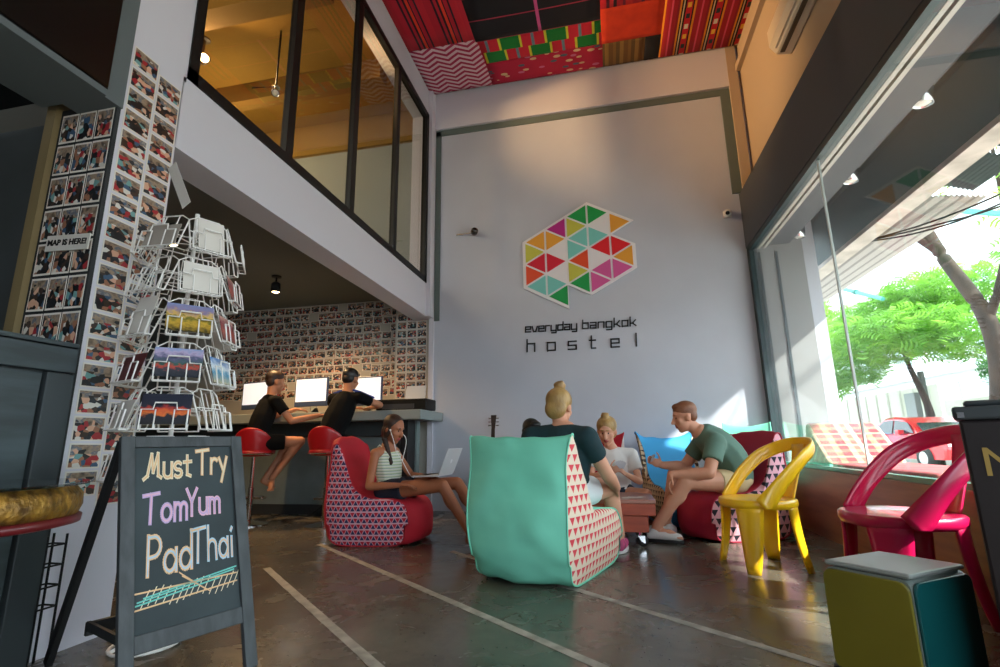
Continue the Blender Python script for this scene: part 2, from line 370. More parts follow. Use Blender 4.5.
# wooden seat front below the glass, ledge behind it
woodp = P('sapele_panel', '#8a5d3c', .45, col2='#6d4429', scale=2.2, detail=6, stretch=(1, .6, 5), bump=.08, bscale=30)
sbox('wall_right_lower', (XR-.04, -1, 0), (XR+.02, 6.42, .572), woodp)
sbox('window_ledge_trim', (XR+.02, -1, 0), (2.85, 6.44, .56), P('ledge_white', '#d2cfc8', .6)).name = 'trim_13'
o = MB(); o.box((1.92, YB-.06, .56), (2.44, YB+.25, 3.5)); struct(o.build('trim_14', P('facade_column_paint', '#8d8e8e', .7)))
o = MB(); o.box((2.12, YB-.075, .56), (2.15, YB-.06, 3.1)); o.box((1.92, YB-.09, .56), (1.95, YB-.06, 3.1)); struct(o.build('trim_15', tealframe))
# soffit, outer beam and corrugated awning above the pavement
sbox('trim_16', (1.95, -1, 3.5), (2.8, 8.0, 3.62), P('soffit_grey', '#6d7074', .6))
sbox('trim_17', (2.22, -1, 3.42), (2.36, 8.0, 3.5), blackm)
o = MB(); o.prism([(2.62, -1, 3.52), (2.62, -1, 3.44), (2.80, -1, 3.04), (2.88, -1, 3.04), (2.88, -1, 3.6)], (0, 9, 0)); struct(o.build('trim_18', P('teal_black_beam', '#24393c', .5)))
sbox('trim_19', (2.80, -1, 2.99), (3.0, 8.4, 3.04), P('weathered_pink_board', '#cbbfb8', .7, col2='#a39a92', scale=4))
k = NT('corrugated_sheet', .6); xx, yy, zz = k.obj(); s_ = k.math('SINE', k.math('MULTIPLY', xx, 52.0))
awnm = k.out(k.mix(k.math('GREATER_THAN', s_, .55), lin('#c5bfba'), lin('#9a9490')))
def awning(name, y0, y1, x0, x1, z0, z1, m):
    o = MB(); n = 60; pts = []
    for i in range(n+1):
        x = x0+(x1-x0)*i/n
        for y in (y0, y1): pts.append((x, y, z0+(z1-z0)*i/n+.012*math.sin(i*1.57)))
    o.grid(pts, n+1, 2); return struct(o.build(name, m, solid=.012))
awning('trim_20', 5.2, 12, 2.98, 3.62, 3.12, 3.06, awnm)
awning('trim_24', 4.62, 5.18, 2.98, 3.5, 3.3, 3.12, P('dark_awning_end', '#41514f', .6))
awning('trim_21', -1, 4.6, 2.98, 4.6, 3.3, 3.06, P('dark_awning_sheet', '#41514f', .6))  # outer part stretched beyond the view to keep sun off the floor
# ================================================================== lights of the place
def spot_lamp(name, label, base, aim, size=.05, energy=0, group=None, colr=chrome, warm=(1, .62, .28), rod=.06):
    """ceiling spot: mount, neck, head, bulb (> real light when lit)"""
    base = V(base); aim = V(aim).normalized()
    r = thing(name, label, 'spotlight', base, group=group)
    o = MB(); o.lathe([(size*.8, 0), (size*.8, -.015), (size*.3, -.02)], base, 16); o.build('mount', colr, r, base, smooth=False)
    nk = base+V((0, 0, -rod)); o = MB(); o.tube([base+V((0, 0, -.01)), nk], size*.16, 8); o.build('neck', colr, r, base)
    o = MB(); o.lathe([(size*.35, -size*.9), (size*.75, -size*.6), (size*.8, size*.9), (size*.7, size*.9), (size*.6, size*.3)], nk+aim*size*.6, 18, aim); o.build('lamp_head', colr, r, base, smooth=True)
    bm = P('warm_bulb', '#ffd9a0', emit=14) if energy else P('unlit_bulb', '#f2efe8', .2)
    o = MB(); o.lathe([(size*.55, size*.6), (size*.6, size*.8), (size*.3, size*.95)], nk+aim*size*.6, 14, aim); o.build('bulb', bm, r, base)
    if energy:
        ld = bpy.data.lights.new('lamp_light', 'SPOT'); ld.energy = energy; ld.color = warm; ld.spot_size = 2.6; ld.spot_blend = .6; ld.shadow_soft_size = .06
        lo = bpy.data.objects.new('lamp_light', ld); COL.objects.link(lo); lo.parent = r
        lo.location = nk+aim*(size*1.7)-base; lo.rotation_euler = aim.to_track_quat('-Z', 'Y').to_euler()
    return r
spot_lamp('ceiling_spotlight', 'lit black cylinder spotlight under the low cafe ceiling above the computer users', (-4.06, 5.38, 2.98), (0, .05, -1), .075, 70, None, blackm, rod=.1)
spot_lamp('ceiling_spotlight', 'lit black cylinder spotlight under the low cafe ceiling behind the postcard rack top', (-4.05, 3.8, 2.98), (0, .05, -1), .07, 50, None, blackm, rod=.1)
spot_lamp('ceiling_spotlight', 'lit spotlight with round glowing lens behind the first upper glass panel', (-4.72, 4.5, 5.9), (.75, -.5, -.35), .085, 60, None, P('bronze_lamp', '#5a4630', .4), rod=.3)
spot_lamp('ceiling_spotlight', 'small chrome spotlight on black arm seen low through the upper glazing', (-3.7, 4.6, 5.1), (.4, -.5, -.7), .06, 0, None, chrome)
o = MB(); o.tube([(-3.7, 4.6, 5.9), (-3.7, 4.6, 5.1), (-3.95, 4.5, 5.06)], .012); tag(o.build('lamp_rod', blackm), 'thin black rod holding the small chrome spotlight upstairs', 'rod')
ld = bpy.data.lights.new('track_lamp', 'SPOT'); ld.energy = 850; ld.color = (1, .58, .26); ld.spot_size = .72; ld.spot_blend = 1; ld.shadow_soft_size = .12
lo = bpy.data.objects.new('track_lamp', ld); COL.objects.link(lo); lo.location = (-4.2, 4.4, 5.2); lo.rotation_euler = (V((2.0, 6.3, 5.3))-lo.location).to_track_quat('-Z', 'Y').to_euler()
# warm light of the mezzanine room (its ochre ceiling is lit by lamps out of sight)
for x, y, e in ((-4.6, 2.6, 42), (-4.9, 5.2, 26)):
    ld = bpy.data.lights.new('mezzanine_lamp', 'POINT'); ld.energy = e; ld.color = (1, .76, .45); ld.shadow_soft_size = .18
    lo = bpy.data.objects.new('mezzanine_lamp', ld); COL.objects.link(lo); lo.location = (x, y, 4.9)
for lab, y in (('chrome spotlight on the soffit outside the glass, nearest the camera', 3.79), ('chrome spotlight on the soffit outside the glass, middle one of three', 4.94), ('chrome spotlight on the soffit outside the glass, farthest and smallest of three', 6.3)):
    spot_lamp('soffit_spotlight', lab, (2.40, y, 3.42), (-.1, .1, -1), .085, 0, 'unlit spotlights along the outer soffit', chrome, rod=.07)
# small sensors on the back wall
r = thing('wall_sensor', 'small chrome twin-head emergency lamp high on the back wall left of the logo', 'sensor', (-1.70, YB, 3.78))
o = MB(); o.bar((-1.98, YB-.01, 3.77), (-1.72, YB-.03, 3.77), .016, .016); o.build('bracket', chrome, r, r.location)
o = MB(); o.lathe([(.03, 0), (.05, .04), (.05, .11), (.03, .14)], (-1.72, YB-.02, 3.77), 14, (.4, -1, -.1)); o.build('lamp_head', P('smoke_chrome', '#4a4644', .25, metal=.8), r, r.location, smooth=True)
r = thing('security_camera', 'small white security camera in the corner below the tan strip', 'camera', (1.64, YB, 3.66))
o = MB(); o.box((1.60, YB-.02, 3.63), (1.70, YB, 3.72)); o.build('mount', P('white_plastic', '#e4e1dc', .4), r, r.location, bevel=.006)
o = MB(); o.lathe([(.03, 0), (.05, .02), (.05, .09), (.042, .1)], (1.65, YB-.01, 3.68), 16, (-.2, -1, -.3)); o.build('housing', P('white_plastic', '#e4e1dc', .4), r, r.location, smooth=True)
o = MB(); o.lathe([(.026, .098), (.024, .108), (.01, .11)], (1.65, YB-.01, 3.68), 16, (-.2, -1, -.3)); o.build('lens', blackm, r, r.location)

# ================================================================== ceiling textiles
def stripes(name, period, stops, axis=0, rough=.85, extra=None):
    k = NT(name, rough); q = k.obj(); f = k.math('FRACT', k.math('DIVIDE', q[axis], period)); c = k.ramp(f, stops)
    if extra: c = extra(k, q, c)
    return k.out(c)
redst = stripes('red_black_stripe_cloth', .40, [(0, '#b3132a'), (.24, '#2a0a1a'), (.31, '#b3132a'), (.40, '#1c0812'), (.47, '#e0341c'), (.56, '#1c0812'), (.60, '#b3132a'), (.72, '#2a0a1a'), (.78, '#c01a2c')])
k = NT('chevron_cloth', .85); x_, y_, z_ = k.obj()
zz_ = k.math('PINGPONG', x_, .16); ph = k.math('FRACT', k.math('DIVIDE', k.math('ADD', y_, k.math('MULTIPLY', zz_, .55)), .085))
chev = k.out(k.ramp(ph, [(0, '#d8b4bc'), (.5, '#a4234a')]))
k = NT('black_checked_cloth', .85); x_, y_, z_ = k.obj()
a_ = k.math('LESS_THAN', k.math('FRACT', k.math('DIVIDE', y_, .34)), .05); b_ = k.math('LESS_THAN', k.math('ABSOLUTE', k.math('SUBTRACT', x_, .05)), .02)
blackck = k.out(k.mix(b_, k.mix(a_, lin('#15131a'), lin('#b0304a')), lin('#d0508a')))
k = NT('kente_block_cloth', .85); x_, y_, z_ = k.obj(); row = k.math('FLOOR', k.math('DIVIDE', y_, .2))
f_ = k.math('FRACT', k.math('DIVIDE', k.math('ADD', x_, k.math('MULTIPLY', row, .23)), .62))
kente = k.out(k.ramp(f_, [(0, '#0e7a2c'), (.20, '#d8d234'), (.25, '#d21f34'), (.46, '#6f8790'), (.52, '#d21f34'), (.74, '#d8d234'), (.79, '#0e7a2c')]))
k = NT('red_floral_cloth', .85); t = k.n('ShaderNodeTexCoord'); vo = k.n('ShaderNodeTexVoronoi'); vo.inputs['Scale'].default_value = 11; mp = k.n('ShaderNodeMapping'); mp.inputs['Scale'].default_value = (.6, 1.3, 1)
k.l(t.outputs['Object'], mp.inputs[0]); k.l(mp.outputs[0], vo.inputs['Vector']); sp2 = k.n('ShaderNodeSeparateColor'); k.l(vo.outputs['Color'], sp2.inputs[0])
floral = k.out(k.mix(k.math('LESS_THAN', vo.outputs['Distance'], .33), lin('#b8193a'), k.ramp(sp2.outputs[0], [(0, '#d9b88a'), (.45, '#b8193a'), (.6, '#c86a8a'), (.8, '#55616c')])))
rail = stripes('woven_band_cloth', .36, [(0, '#8a0f22'), (.08, '#e08a1c'), (.14, '#16080e'), (.19, '#d9c9a4'), (.23, '#16080e'), (.29, '#c01628'), (.50, '#16080e'), (.55, '#e08a1c'), (.62, '#a01026'), (.80, '#d84a6a'), (.86, '#a01026')], 0)
nt = rail.node_tree
kk = NT.__new__(NT); kk.m = rail; kk.t = nt; kk.b = nt.nodes['Principled BSDF']
src = kk.b.inputs['Base Color'].links[0].from_socket; x_, y_, z_ = kk.obj()
fx_ = kk.math('FRACT', kk.math('DIVIDE', x_, .36)); inb = kk.math('MULTIPLY', kk.math('GREATER_THAN', fx_, .33), kk.math('LESS_THAN', fx_, .46))
fy_ = kk.math('FRACT', kk.math('DIVIDE', y_, .17)); kk.out(kk.mix(kk.math('MULTIPLY', inb, kk.math('LESS_THAN', fy_, .45)), src, kk.ramp(kk.math('FRACT', kk.math('DIVIDE', y_, .51)), [(0, '#e8b43a'), (.33, '#20303a'), (.66, '#e6dccb')])))
olivec = stripes('olive_stripe_cloth', .2, [(0, '#6b4a22'), (.3, '#7d5a2a'), (.5, '#5c4420'), (.75, '#8a6832')])
redst2 = stripes('red_violet_stripe_cloth', .42, [(0, '#c2172c'), (.25, '#5a1430'), (.34, '#d2262c'), (.45, '#2a0c1c'), (.55, '#c2172c'), (.72, '#7a1a3a'), (.8, '#d2262c')])
orange = P('orange_cloth', '#e2401a', .85, col2='#cf3415', scale=5)
yelc = P('yellow_cloth', '#c29a48', .85)
ztx = 6.085
for nm, lab, (x0, x1, y0, y1), m in (
    ('ceiling_textile', 'red cloth with dark lengthwise stripes on the ceiling above the mezzanine glass', (-2.37, -1.44, 2.6, 5.47), redst),
    ('ceiling_textile', 'pink and white zigzag cloth in the ceiling corner', (-2.37, -1.40, 5.47, 6.36), chev),
    ('ceiling_textile', 'black cloth with thin pink lines on the ceiling', (-1.44, .20, 4.82, 5.52), blackck),
    ('ceiling_textile', 'ochre yellow cloth panel at the top edge of the ceiling patchwork', (-1.44, .20, 4.0, 4.82), yelc),
    ('ceiling_textile', 'red ceiling cloth with green and yellow woven blocks', (-1.42, .22, 5.52, 5.92), kente),
    ('ceiling_textile', 'crimson flowered cloth strip beside the zigzag one', (-1.40, .22, 5.92, 6.36), floral),
    ('ceiling_textile', 'red and violet striped cloth above the plain orange one', (.20, .98, 4.2, 5.36), redst2),
    ('ceiling_textile', 'plain orange cloth panel on the ceiling', (.20, .98, 5.36, 5.93), orange),
    ('ceiling_textile', 'brownish olive striped cloth below the orange one', (.22, .78, 5.93, 6.36), olivec),
    ('ceiling_textile', 'small plain black cloth square near the wall beam', (.78, .98, 5.93, 6.36), P('plain_black_cloth', '#17161a', .85)),
    ('ceiling_textile', 'red cloth with black and yellow woven bands at the right end of the ceiling', (.98, 2.02, 3.6, 6.36), rail)):
    cx, cy = (x0+x1)/2, (y0+y1)/2
    o = MB(); n = 9; pts = [(x0+(x1-x0)*i/n, y0+(y1-y0)*j/n, ztx-.012*math.sin(math.pi*i/n)*math.sin(math.pi*j/n)-.004*random.random()*(0 < i < n)) for i in range(n+1) for j in range(n+1)]
    o.grid(pts, n+1, n+1); tag(o.build(nm, m, org=(cx, cy, ztx), smooth=True, solid=.006), lab, 'cloth', 'patchwork of cloths stretched under the ceiling')
# air conditioner high on the right wall
r = thing('air_conditioner', 'beige wall air conditioner high above the shop window', 'air conditioner', (2.02, 4.45, 4.85))
ac = P('aged_white_plastic', '#eadcc4', .45)
o = MB(); o.prism([(2.02, 3.8, 4.62), (1.88, 3.8, 4.64), (1.82, 3.8, 4.74), (1.82, 3.8, 4.92), (2.02, 3.8, 4.95)], (0, 1.05, 0)); o.build('casing', ac, r, r.location, bevel=.02)
o = MB(); o.box((1.90, 3.86, 4.62), (1.94, 4.79, 4.636)); o.build('vent_slot', P('vent_shadow', '#5a4c3c', .6), r, r.location)
o = MB(); o.bar((1.862, 3.88, 4.665), (1.862, 4.77, 4.665), .03, .006); o.build('flap', ac, r, r.location)

# ================================================================== logo and lettering
S = .3195; W = 1.444/5; lx0 = -.993; ly0 = 2.905
cols = {'g': '#1e9e4f', 'o': '#e8a23a', 'y': '#c9c64e', 'm': '#b82a86', 'r': '#d6203a', 'O': '#e2502c', 'c': '#7ccbc4', 'p': '#d65a9c', 'R': '#e0222c'}
r = thing('logo_sign', 'multicoloured triangle logo sign on a white backing plate', 'sign', (-.27, YB, 3.4))
o = MB(); out = [(0, 0), (0, 2), (3, 3.5), (5, 2.5), (4, 2), (5, 1.5), (5, .5), (3, -.5), (2, 0), (2, -1)]
cxm = sum(p[0] for p in out)/10; cym = sum(p[1] for p in out)/10
o.prism([(lx0+i*W+(i-2.4)*.012, YB-.01, ly0+h*S+(h-1.3)*.012) for i, h in out], (0, -.022, 0)); o.build('backing_plate', P('white_acrylic', '#e9e6ea', .4), r, r.location)
tiles = [(0, 'R', 1, 'y'), (0, 'R', 0, 'O'), (0, 'L', 2, 'o'), (0, 'L', 1, 'r'), (0, 'L', 0, 'c'),
 (1, 'R', 1.5, 'o'), (1, 'R', .5, 'r'), (1, 'R', -.5, 'c'), (1, 'L', 2.5, 'm'), (1, 'L', -.5, 'g'),
 (2, 'R', 2, 'y'), (2, 'R', 1, 'c'), (2, 'R', 0, 'y'), (2, 'L', 3, 'g'), (2, 'L', 2, 'c'), (2, 'L', 1, 'O'), (2, 'L', 0, 'g'),
 (3, 'R', 2.5, 'g'), (3, 'R', 1.5, 'c'), (3, 'R', -.5, 'p'), (3, 'L', 1.5, 'R'), (3, 'L', .5, 'p'),
 (4, 'R', 2, 'o'), (4, 'R', 1, 'R'), (4, 'R', 0, 'p'), (4, 'L', 1, 'o')]
tm = {a: P('tile_'+n, cols[a], .4) for a, n in zip('goymrOcpR', ('green', 'orange', 'lime', 'magenta', 'crimson', 'vermilion', 'aqua', 'pink', 'red'))}
for i, d, h, cc in tiles:
    if d == 'R': tri = [(i, h), (i, h+1), (i+1, h+.5)]
    else: tri = [(i, h), (i+1, h+.5), (i+1, h-.5)]
    P3 = [V((lx0+a*W, YB-.032, ly0+b*S)) for a, b in tri]; ce = sum(P3, V())/3
    P3 = [ce+(p-ce)*.86 for p in P3]
    o = MB(); o.prism(P3, (0, -.008, 0)); o.build('triangle_tile', tm[cc], r, r.location)
letm = P('black_acrylic', '#1a1a1e', .4)
o = MB(); mp3 = lambda x, y, d: V((x, YB-d, y))
xe = strokes(o, SQ, 'everyday', mp3, .112, .016, .20, .001, -1.015, 2.285, .06, .5, .014)
xe = strokes(o, SQ, 'bangkok', mp3, .118, .016, .25, .001, -.26, 2.285, .06, .5, .014)
tag(o.build('sign_lettering', letm, org=(-.3, YB, 2.3)), 'black squared letters reading everyday bangkok under the triangle logo', 'lettering')
o = MB()
for i, ch in enumerate('hostel'): strokes(o, SQ, ch, mp3, .168, .018, 0, .001, -1.0+i*.272, 2.02, .03, .5, .014)
tag(o.build('sign_lettering', letm, org=(-.3, YB, 2.05)), 'black widely spaced letters reading hostel on the grey wall', 'lettering')

# ================================================================== photographs pinned to walls and pillar
k = NT('photo_print', .35)
t = k.n('ShaderNodeTexCoord'); oi = k.n('ShaderNodeObjectInfo'); p_ = k.n('ShaderNodeSeparateXYZ'); k.l(t.outputs['UV'], p_.inputs[0])
u, v = p_.outputs[0], p_.outputs[1]
cb = k.n('ShaderNodeCombineXYZ'); k.l(k.math('MULTIPLY_ADD', oi.outputs['Random'], 91.7, u), cb.inputs[0]); k.l(k.math('MULTIPLY_ADD', oi.outputs['Random'], 37.3, v), cb.inputs[1])
vo = k.n('ShaderNodeTexVoronoi'); vo.inputs['Scale'].default_value = 5.5; k.l(cb.outputs[0], vo.inputs['Vector'])
no = k.n('ShaderNodeTexNoise'); no.inputs['Scale'].default_value = 3.0; k.l(cb.outputs[0], no.inputs['Vector'])
sc_ = k.n('ShaderNodeSeparateColor'); k.l(vo.outputs['Color'], sc_.inputs[0])
pic = k.ramp(sc_.outputs[0], [(0, '#17191d'), (.24, '#3a2a22'), (.38, '#9c6a50'), (.5, '#d8a88c'), (.6, '#a3262e'), (.68, '#d8d4cc'), (.78, '#3c5a78'), (.86, '#20262e'), (.94, '#6fa0a0')])
bgc = k.ramp(no.outputs['Fac'], [(.3, '#4a3f38'), (.5, '#a08a74'), (.6, '#5d6876'), (.75, '#d2bca4')], False)
# a band of people low in the picture, background above
bandv = k.math('LESS_THAN', v, k.math('MULTIPLY_ADD', sc_.outputs[1], .35, .5))
img = k.mix(bandv, bgc, pic)
eu = k.math('GREATER_THAN', k.math('ABSOLUTE', k.math('SUBTRACT', u, .5)), .455); ev = k.math('GREATER_THAN', k.math('ABSOLUTE', k.math('SUBTRACT', v, .5)), .44)
printm = k.out(k.mix(k.math('MAXIMUM', eu, ev), img, lin('#e2dcd2')))
def print_mesh(w, h, axis):
    o = MB(); e = .0015
    if axis == 'y': q = [(-w/2, -e, -h/2), (w/2, -e, -h/2), (w/2, -e, h/2), (-w/2, -e, h/2)]; b = [(x, 0, z) for x, y, z in q]
    else: q = [(e, -w/2, -h/2), (e, w/2, -h/2), (e, w/2, h/2), (e, -w/2, h/2)]; b = [(0, y, z) for x, y, z in q]
    o.add(q+b, [(0, 1, 2, 3), (7, 6, 5, 4), (0, 4, 5, 1), (1, 5, 6, 2), (2, 6, 7, 3), (3, 7, 4, 0)])
    for i, uv in enumerate([(0, 0), (1, 0), (1, 1), (0, 1)]): o.uv[i] = uv; o.uv[i+4] = uv
    return o
def prints(name, w, h, axis, spots, label, group):
    first = print_mesh(w, h, axis).build(name, printm); tag(first, label, 'photo', group)
    for i, (loc, tilt) in enumerate(spots):
        c = first if i == 0 else first.copy()
        if i: COL.objects.link(c)
        c.location = loc; c.rotation_euler = (0, tilt, 0) if axis == 'y' else (tilt, 0, 0)
R_ = random.Random(3)
sp_ = []
for j in range(12):
    for i in range(20):
        x = -2.985-i*.152-.03*(j % 2)+R_.uniform(-.012, .012); z = 2.91-j*.119+R_.uniform(-.01, .01)
        if R_.random() < .04: continue
        sp_.append(((x, 6.748, z), R_.uniform(-.06, .06)))
prints('photo_print', .147, .110, 'y', sp_[:236], 'small snapshot print pinned in rows on the wall behind the computers', 'snapshots covering the wall behind the computers')
prints('photo_print', .142, .112, 'y', [((-2.80+i*.15, 6.497, 2.62-j*.122), R_.uniform(-.05, .05)) for j in range(10) for i in range(3)], 'small snapshot print pinned on the pale column beside the grey wall', 'snapshots on the pale column')
prints('photo_print', .150, .113, 'x', [((XL+.001, 1.912+i*.158, 2.91-j*.123-.05*i), R_.uniform(-.02, .02)) for j in range(19) for i in range(2)], 'colour snapshot of a group with white border on the bright pillar side', 'snapshots in two columns up the bright pillar side')
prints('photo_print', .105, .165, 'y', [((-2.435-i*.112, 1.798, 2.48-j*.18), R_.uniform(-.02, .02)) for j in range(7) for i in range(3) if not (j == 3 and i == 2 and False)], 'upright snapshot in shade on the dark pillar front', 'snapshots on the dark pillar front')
r = thing('map_sign', 'small white card sign on the shaded pillar reading MAP IS HERE!', 'sign', (-2.515, 1.79, 1.83))
o = MB(); m_ = rot('Y', .04, (-2.515, 1.79, 1.83)); o.box((-2.645, 1.782, 1.79), (-2.385, 1.788, 1.87), m_); o.build('card', P('white_card', '#d6d2ca', .6), r, r.location)
def text_obj(body, size, loc, mat, parent, rx=math.pi/2, rz=0, name='lettering', align='CENTER', ext=.0008, off=0):
    cu = bpy.data.curves.new(name, 'FONT'); cu.body = body; cu.size = size; cu.extrude = ext; cu.align_x = align; cu.align_y = 'CENTER'; cu.offset = off
    to = bpy.data.objects.new(name, cu); COL.objects.link(to); bpy.context.view_layer.update()
    me = bpy.data.meshes.new_from_object(to.evaluated_get(bpy.context.evaluated_depsgraph_get())); bpy.data.objects.remove(to)
    me.materials.clear(); me.materials.append(mat); me.name = name
    ob = bpy.data.objects.new(name, me); COL.objects.link(ob); ob.parent = parent; ob.location = loc; ob.rotation_euler = (rx, 0, rz); return ob
inkm = P('black_ink', '#1d1c1c', .6)
to = text_obj('MAP IS HERE!', .041, (0, -.0095, 0), inkm, r, off=.0012); to.rotation_euler = (math.pi/2, .04, 0)
# ================================================================== chalkboard A-frame
ebony = P('weathered_dark_wood', '#43474a', .6, col2='#33373a', scale=4, stretch=(8, 8, 1), bump=.1, bscale=30)
blackwood = P('black_painted_wood', '#191a1c', .55)
slate = P('chalkboard_slate', '#2d3639', .8, col2='#3a4447', scale=3, detail=6)
PL, PR = V((-1.643, 1.592, .2)), V((-1.501, 1.942, .2)); al = (PR-PL).normalized(); wb = (PR-PL).length
nb = V((-.926, .376, 0)); lean = (nb*math.tan(math.radians(17.5))+V((0, 0, 1))).normalized(); nf = al.cross(lean).normalized()
if nf.x < 0: nf = -nf
B0 = PL - lean*(.2/lean.z)      # foot line
Lh = .893/lean.z
def bp3(x, y, d=0): return B0+al*x+lean*y+nf*d
r = thing('chalkboard_sign', 'black wooden A-frame chalkboard with coloured chalk menu words', 'chalkboard', (-1.6, 1.8, 0))
def slab(name, x0, x1, y0, y1, d0, d1, m, parent=r):
    o = MB(); o.prism([bp3(x0, y0, d0), bp3(x1, y0, d0), bp3(x1, y1, d0), bp3(x0, y1, d0)], nf*(d1-d0)); return o.build(name, m, parent, r.location, bevel=.003)
slab('frame_stile', -.048, 0, 0, Lh, -.012, .014, ebony); slab('frame_stile', wb, wb+.048, 0, Lh, -.012, .014, ebony)
slab('frame_rail', 0, wb, Lh-.045, Lh, -.010, .012, ebony); slab('frame_rail', 0, wb, .165, .225, -.010, .012, ebony)
slab('slate_panel', -.005, wb+.005, .21, Lh-.04, -.006, .0, slate)
HT = bp3(0, Lh)
for x in (-.03, wb+.03):
    a = bp3(x, Lh-.02, -.03); b = a + nb*.42; b.z = .0
    o = MB(); o.bar(a, b+V((0, 0, .005)), .04, .022, al); o.build('rear_leg', blackwood, r, r.location)
a = bp3(-.03, Lh*.22, -.03)+nb*.42*.72; b = bp3(wb+.03, Lh*.22, -.03)+nb*.42*.72
o = MB(); o.bar(V((a.x, a.y, .19)), V((b.x, b.y, .19)), .02, .045); o.build('rear_rail', blackwood, r, r.location)
o = MB(); q = bp3(-.03, .22, -.01); o.bar(q, q+nb*.30+V((0, 0, .0)), .012, .03); o.build('side_strut', blackwood, r, r.location)
for x in (.03, wb-.03):
    o = MB(); o.tube([bp3(x-.02, Lh, -.02), bp3(x+.02, Lh, -.02)], .008); o.build('hinge', chrome, r, r.location)
def chalkc(n, c): return P(n, c, .95, col2=c, bump=.3, bscale=200)
cm = {'w': chalkc('cream_chalk', '#e2d3b4'), 'p': chalkc('pink_chalk', '#dfb0c4'), 'b': chalkc('pale_blue_chalk', '#a9c4d6'), 'o': chalkc('peach_chalk', '#e0b78c'), 't': chalkc('teal_chalk', '#6fbfb4'), 'v': chalkc('lilac_chalk', '#bfa6cc')}
bf = lambda x, y, d: bp3(x, y, .001+d)
def word(txt, x, y, size, pen, c1, c2, sx=.62):
    bf = lambda X, Y, d: bp3(x+(X-x)*sx, Y, .001+d)
    o = MB(); strokes(o, CH, txt, bf, size, pen, .16, 0, x, y, .05, .3); o.build('chalk_lettering', cm[c1], r, r.location)
    o = MB(); strokes(o, CH, txt, bf, size, pen*.4, .16, .0009, x, y, .05, .3); o.build('chalk_lettering', cm[c2], r, r.location)
word('Must', .040, .768, .100, .0160, 'w', 'o', .66); word('Try', .232, .776, .105, .0170, 'o', 'w', .66)
word('Tom', .034, .598, .112, .0165, 'v', 'p', .66); word('Yum', .186, .610, .105, .0160, 'p', 'v', .64)
word('Pad', .040, .412, .140, .0175, 'o', 'b', .64); word('Thai', .200, .428, .130, .0165, 'b', 'o', .58)
o = MB()
for i in range(15):
    x = .02+i*.0235; y0 = .305+.008*math.sin(i)
    for dx in (0,): 
        o.add([bf(x, y0, .0001*i), bf(x+.0035, y0, .0001*i), bf(x+.034, y0+.058, .0001*i), bf(x+.030, y0+.058, .0001*i)], [(0, 1, 2, 3)])
o.build('chalk_pattern', cm['w'], r, r.location)
for cc, y0, y1, x0, x1 in (('o', .355, .355, .0, .37), ('t', .325, .37, .01, .36), ('t', .335, .38, .03, .37), ('t', .315, .35, .005, .30), ('o', .385, .31, .16, .26), ('o', .40, .315, .15, .25), ('o', .30, .325, .0, .37)):
    o = MB(); o.add([bf(x0, y0, .002), bf(x1, y1, .002), bf(x1, y1+.0055, .002), bf(x0, y0+.0055, .002)], [(0, 1, 2, 3)]); o.build('chalk_line', cm[cc], r, r.location)

# ================================================================== postcard spinner
rc = V((-2.04, 2.04, 0)); RR = .235
r = thing('postcard_rack', 'white wire postcard spinner rack in front of the photo pillar', 'rack', rc)
o = MB(); o.tube([rc+V((0, 0, .02)), rc+V((0, 0, 2.04))], .011, 10); o.build('pole', whitemetal, r, rc)
o = MB(); 
for a in range(5):
    t_ = a*2*math.pi/5+.4; o.tube([rc+V((0, 0, .05)), rc+V((.13*math.cos(t_), .13*math.sin(t_), .012))], .008)
o.tube([rc+V((.13*math.cos(i*math.pi/12), .13*math.sin(i*math.pi/12), .012)) for i in range(24)], .007, 8, True); o.build('base', whitemetal, r, rc)
NS = 6
for j, z in enumerate((.71, .93, 1.14, 1.35, 1.56, 1.77)):
    off = .12*j
    o = MB(); o.tube([rc+V((.11*math.cos(i*math.pi/12), .11*math.sin(i*math.pi/12), z+.1)) for i in range(24)], .003, 6, True)
    for a in range(NS):
        t_ = off+a*2*math.pi/NS; o.tube([rc+V((0, 0, z+.1)), rc+V((.13*math.cos(t_), .13*math.sin(t_), z+.1))], .0035, 6)
    o.build('tier_ring', whitemetal, r, rc)
    for a in range(NS):
        t_ = off+a*2*math.pi/NS; n_ = V((math.cos(t_), math.sin(t_), 0)); s2 = V((-math.sin(t_), math.cos(t_), 0))
        def pk(u, h, d): return rc+n_*(.15+d)+s2*u+V((0, 0, z+h))
        o = MB(); w2_ = .088
        # tall back loop, leaning outwards at the foot, front retaining loop with shaped lip
        o.tube([pk(-w2_, 0, .06), pk(-w2_, .165, .0), pk(-.05, .19, 0), pk(.05, .19, 0), pk(w2_, .165, .0), pk(w2_, 0, .06)], .0037, 6)
        o.tube([pk(-w2_, .0, .09), pk(-w2_, .085, .075), pk(-.045, .085, .075), pk(-.04, .115, .07), pk(.04, .115, .07), pk(.045, .085, .075), pk(w2_, .085, .075), pk(w2_, .0, .09)], .0037, 6)
        o.tube([pk(-w2_, 0, .06), pk(-w2_, 0, .09), pk(w2_, 0, .09), pk(w2_, 0, .06)], .0037, 6, True)
        for u in (-.035, .035): o.tube([pk(u, .19, 0), pk(u, 0, .06), pk(u, 0, .09), pk(u, .085, .075)], .003, 6)
        o.tube([pk(-w2_, .1, .027), pk(w2_, .1, .027)], .003, 6)
        o.build('wire_pocket', whitemetal, r, rc)
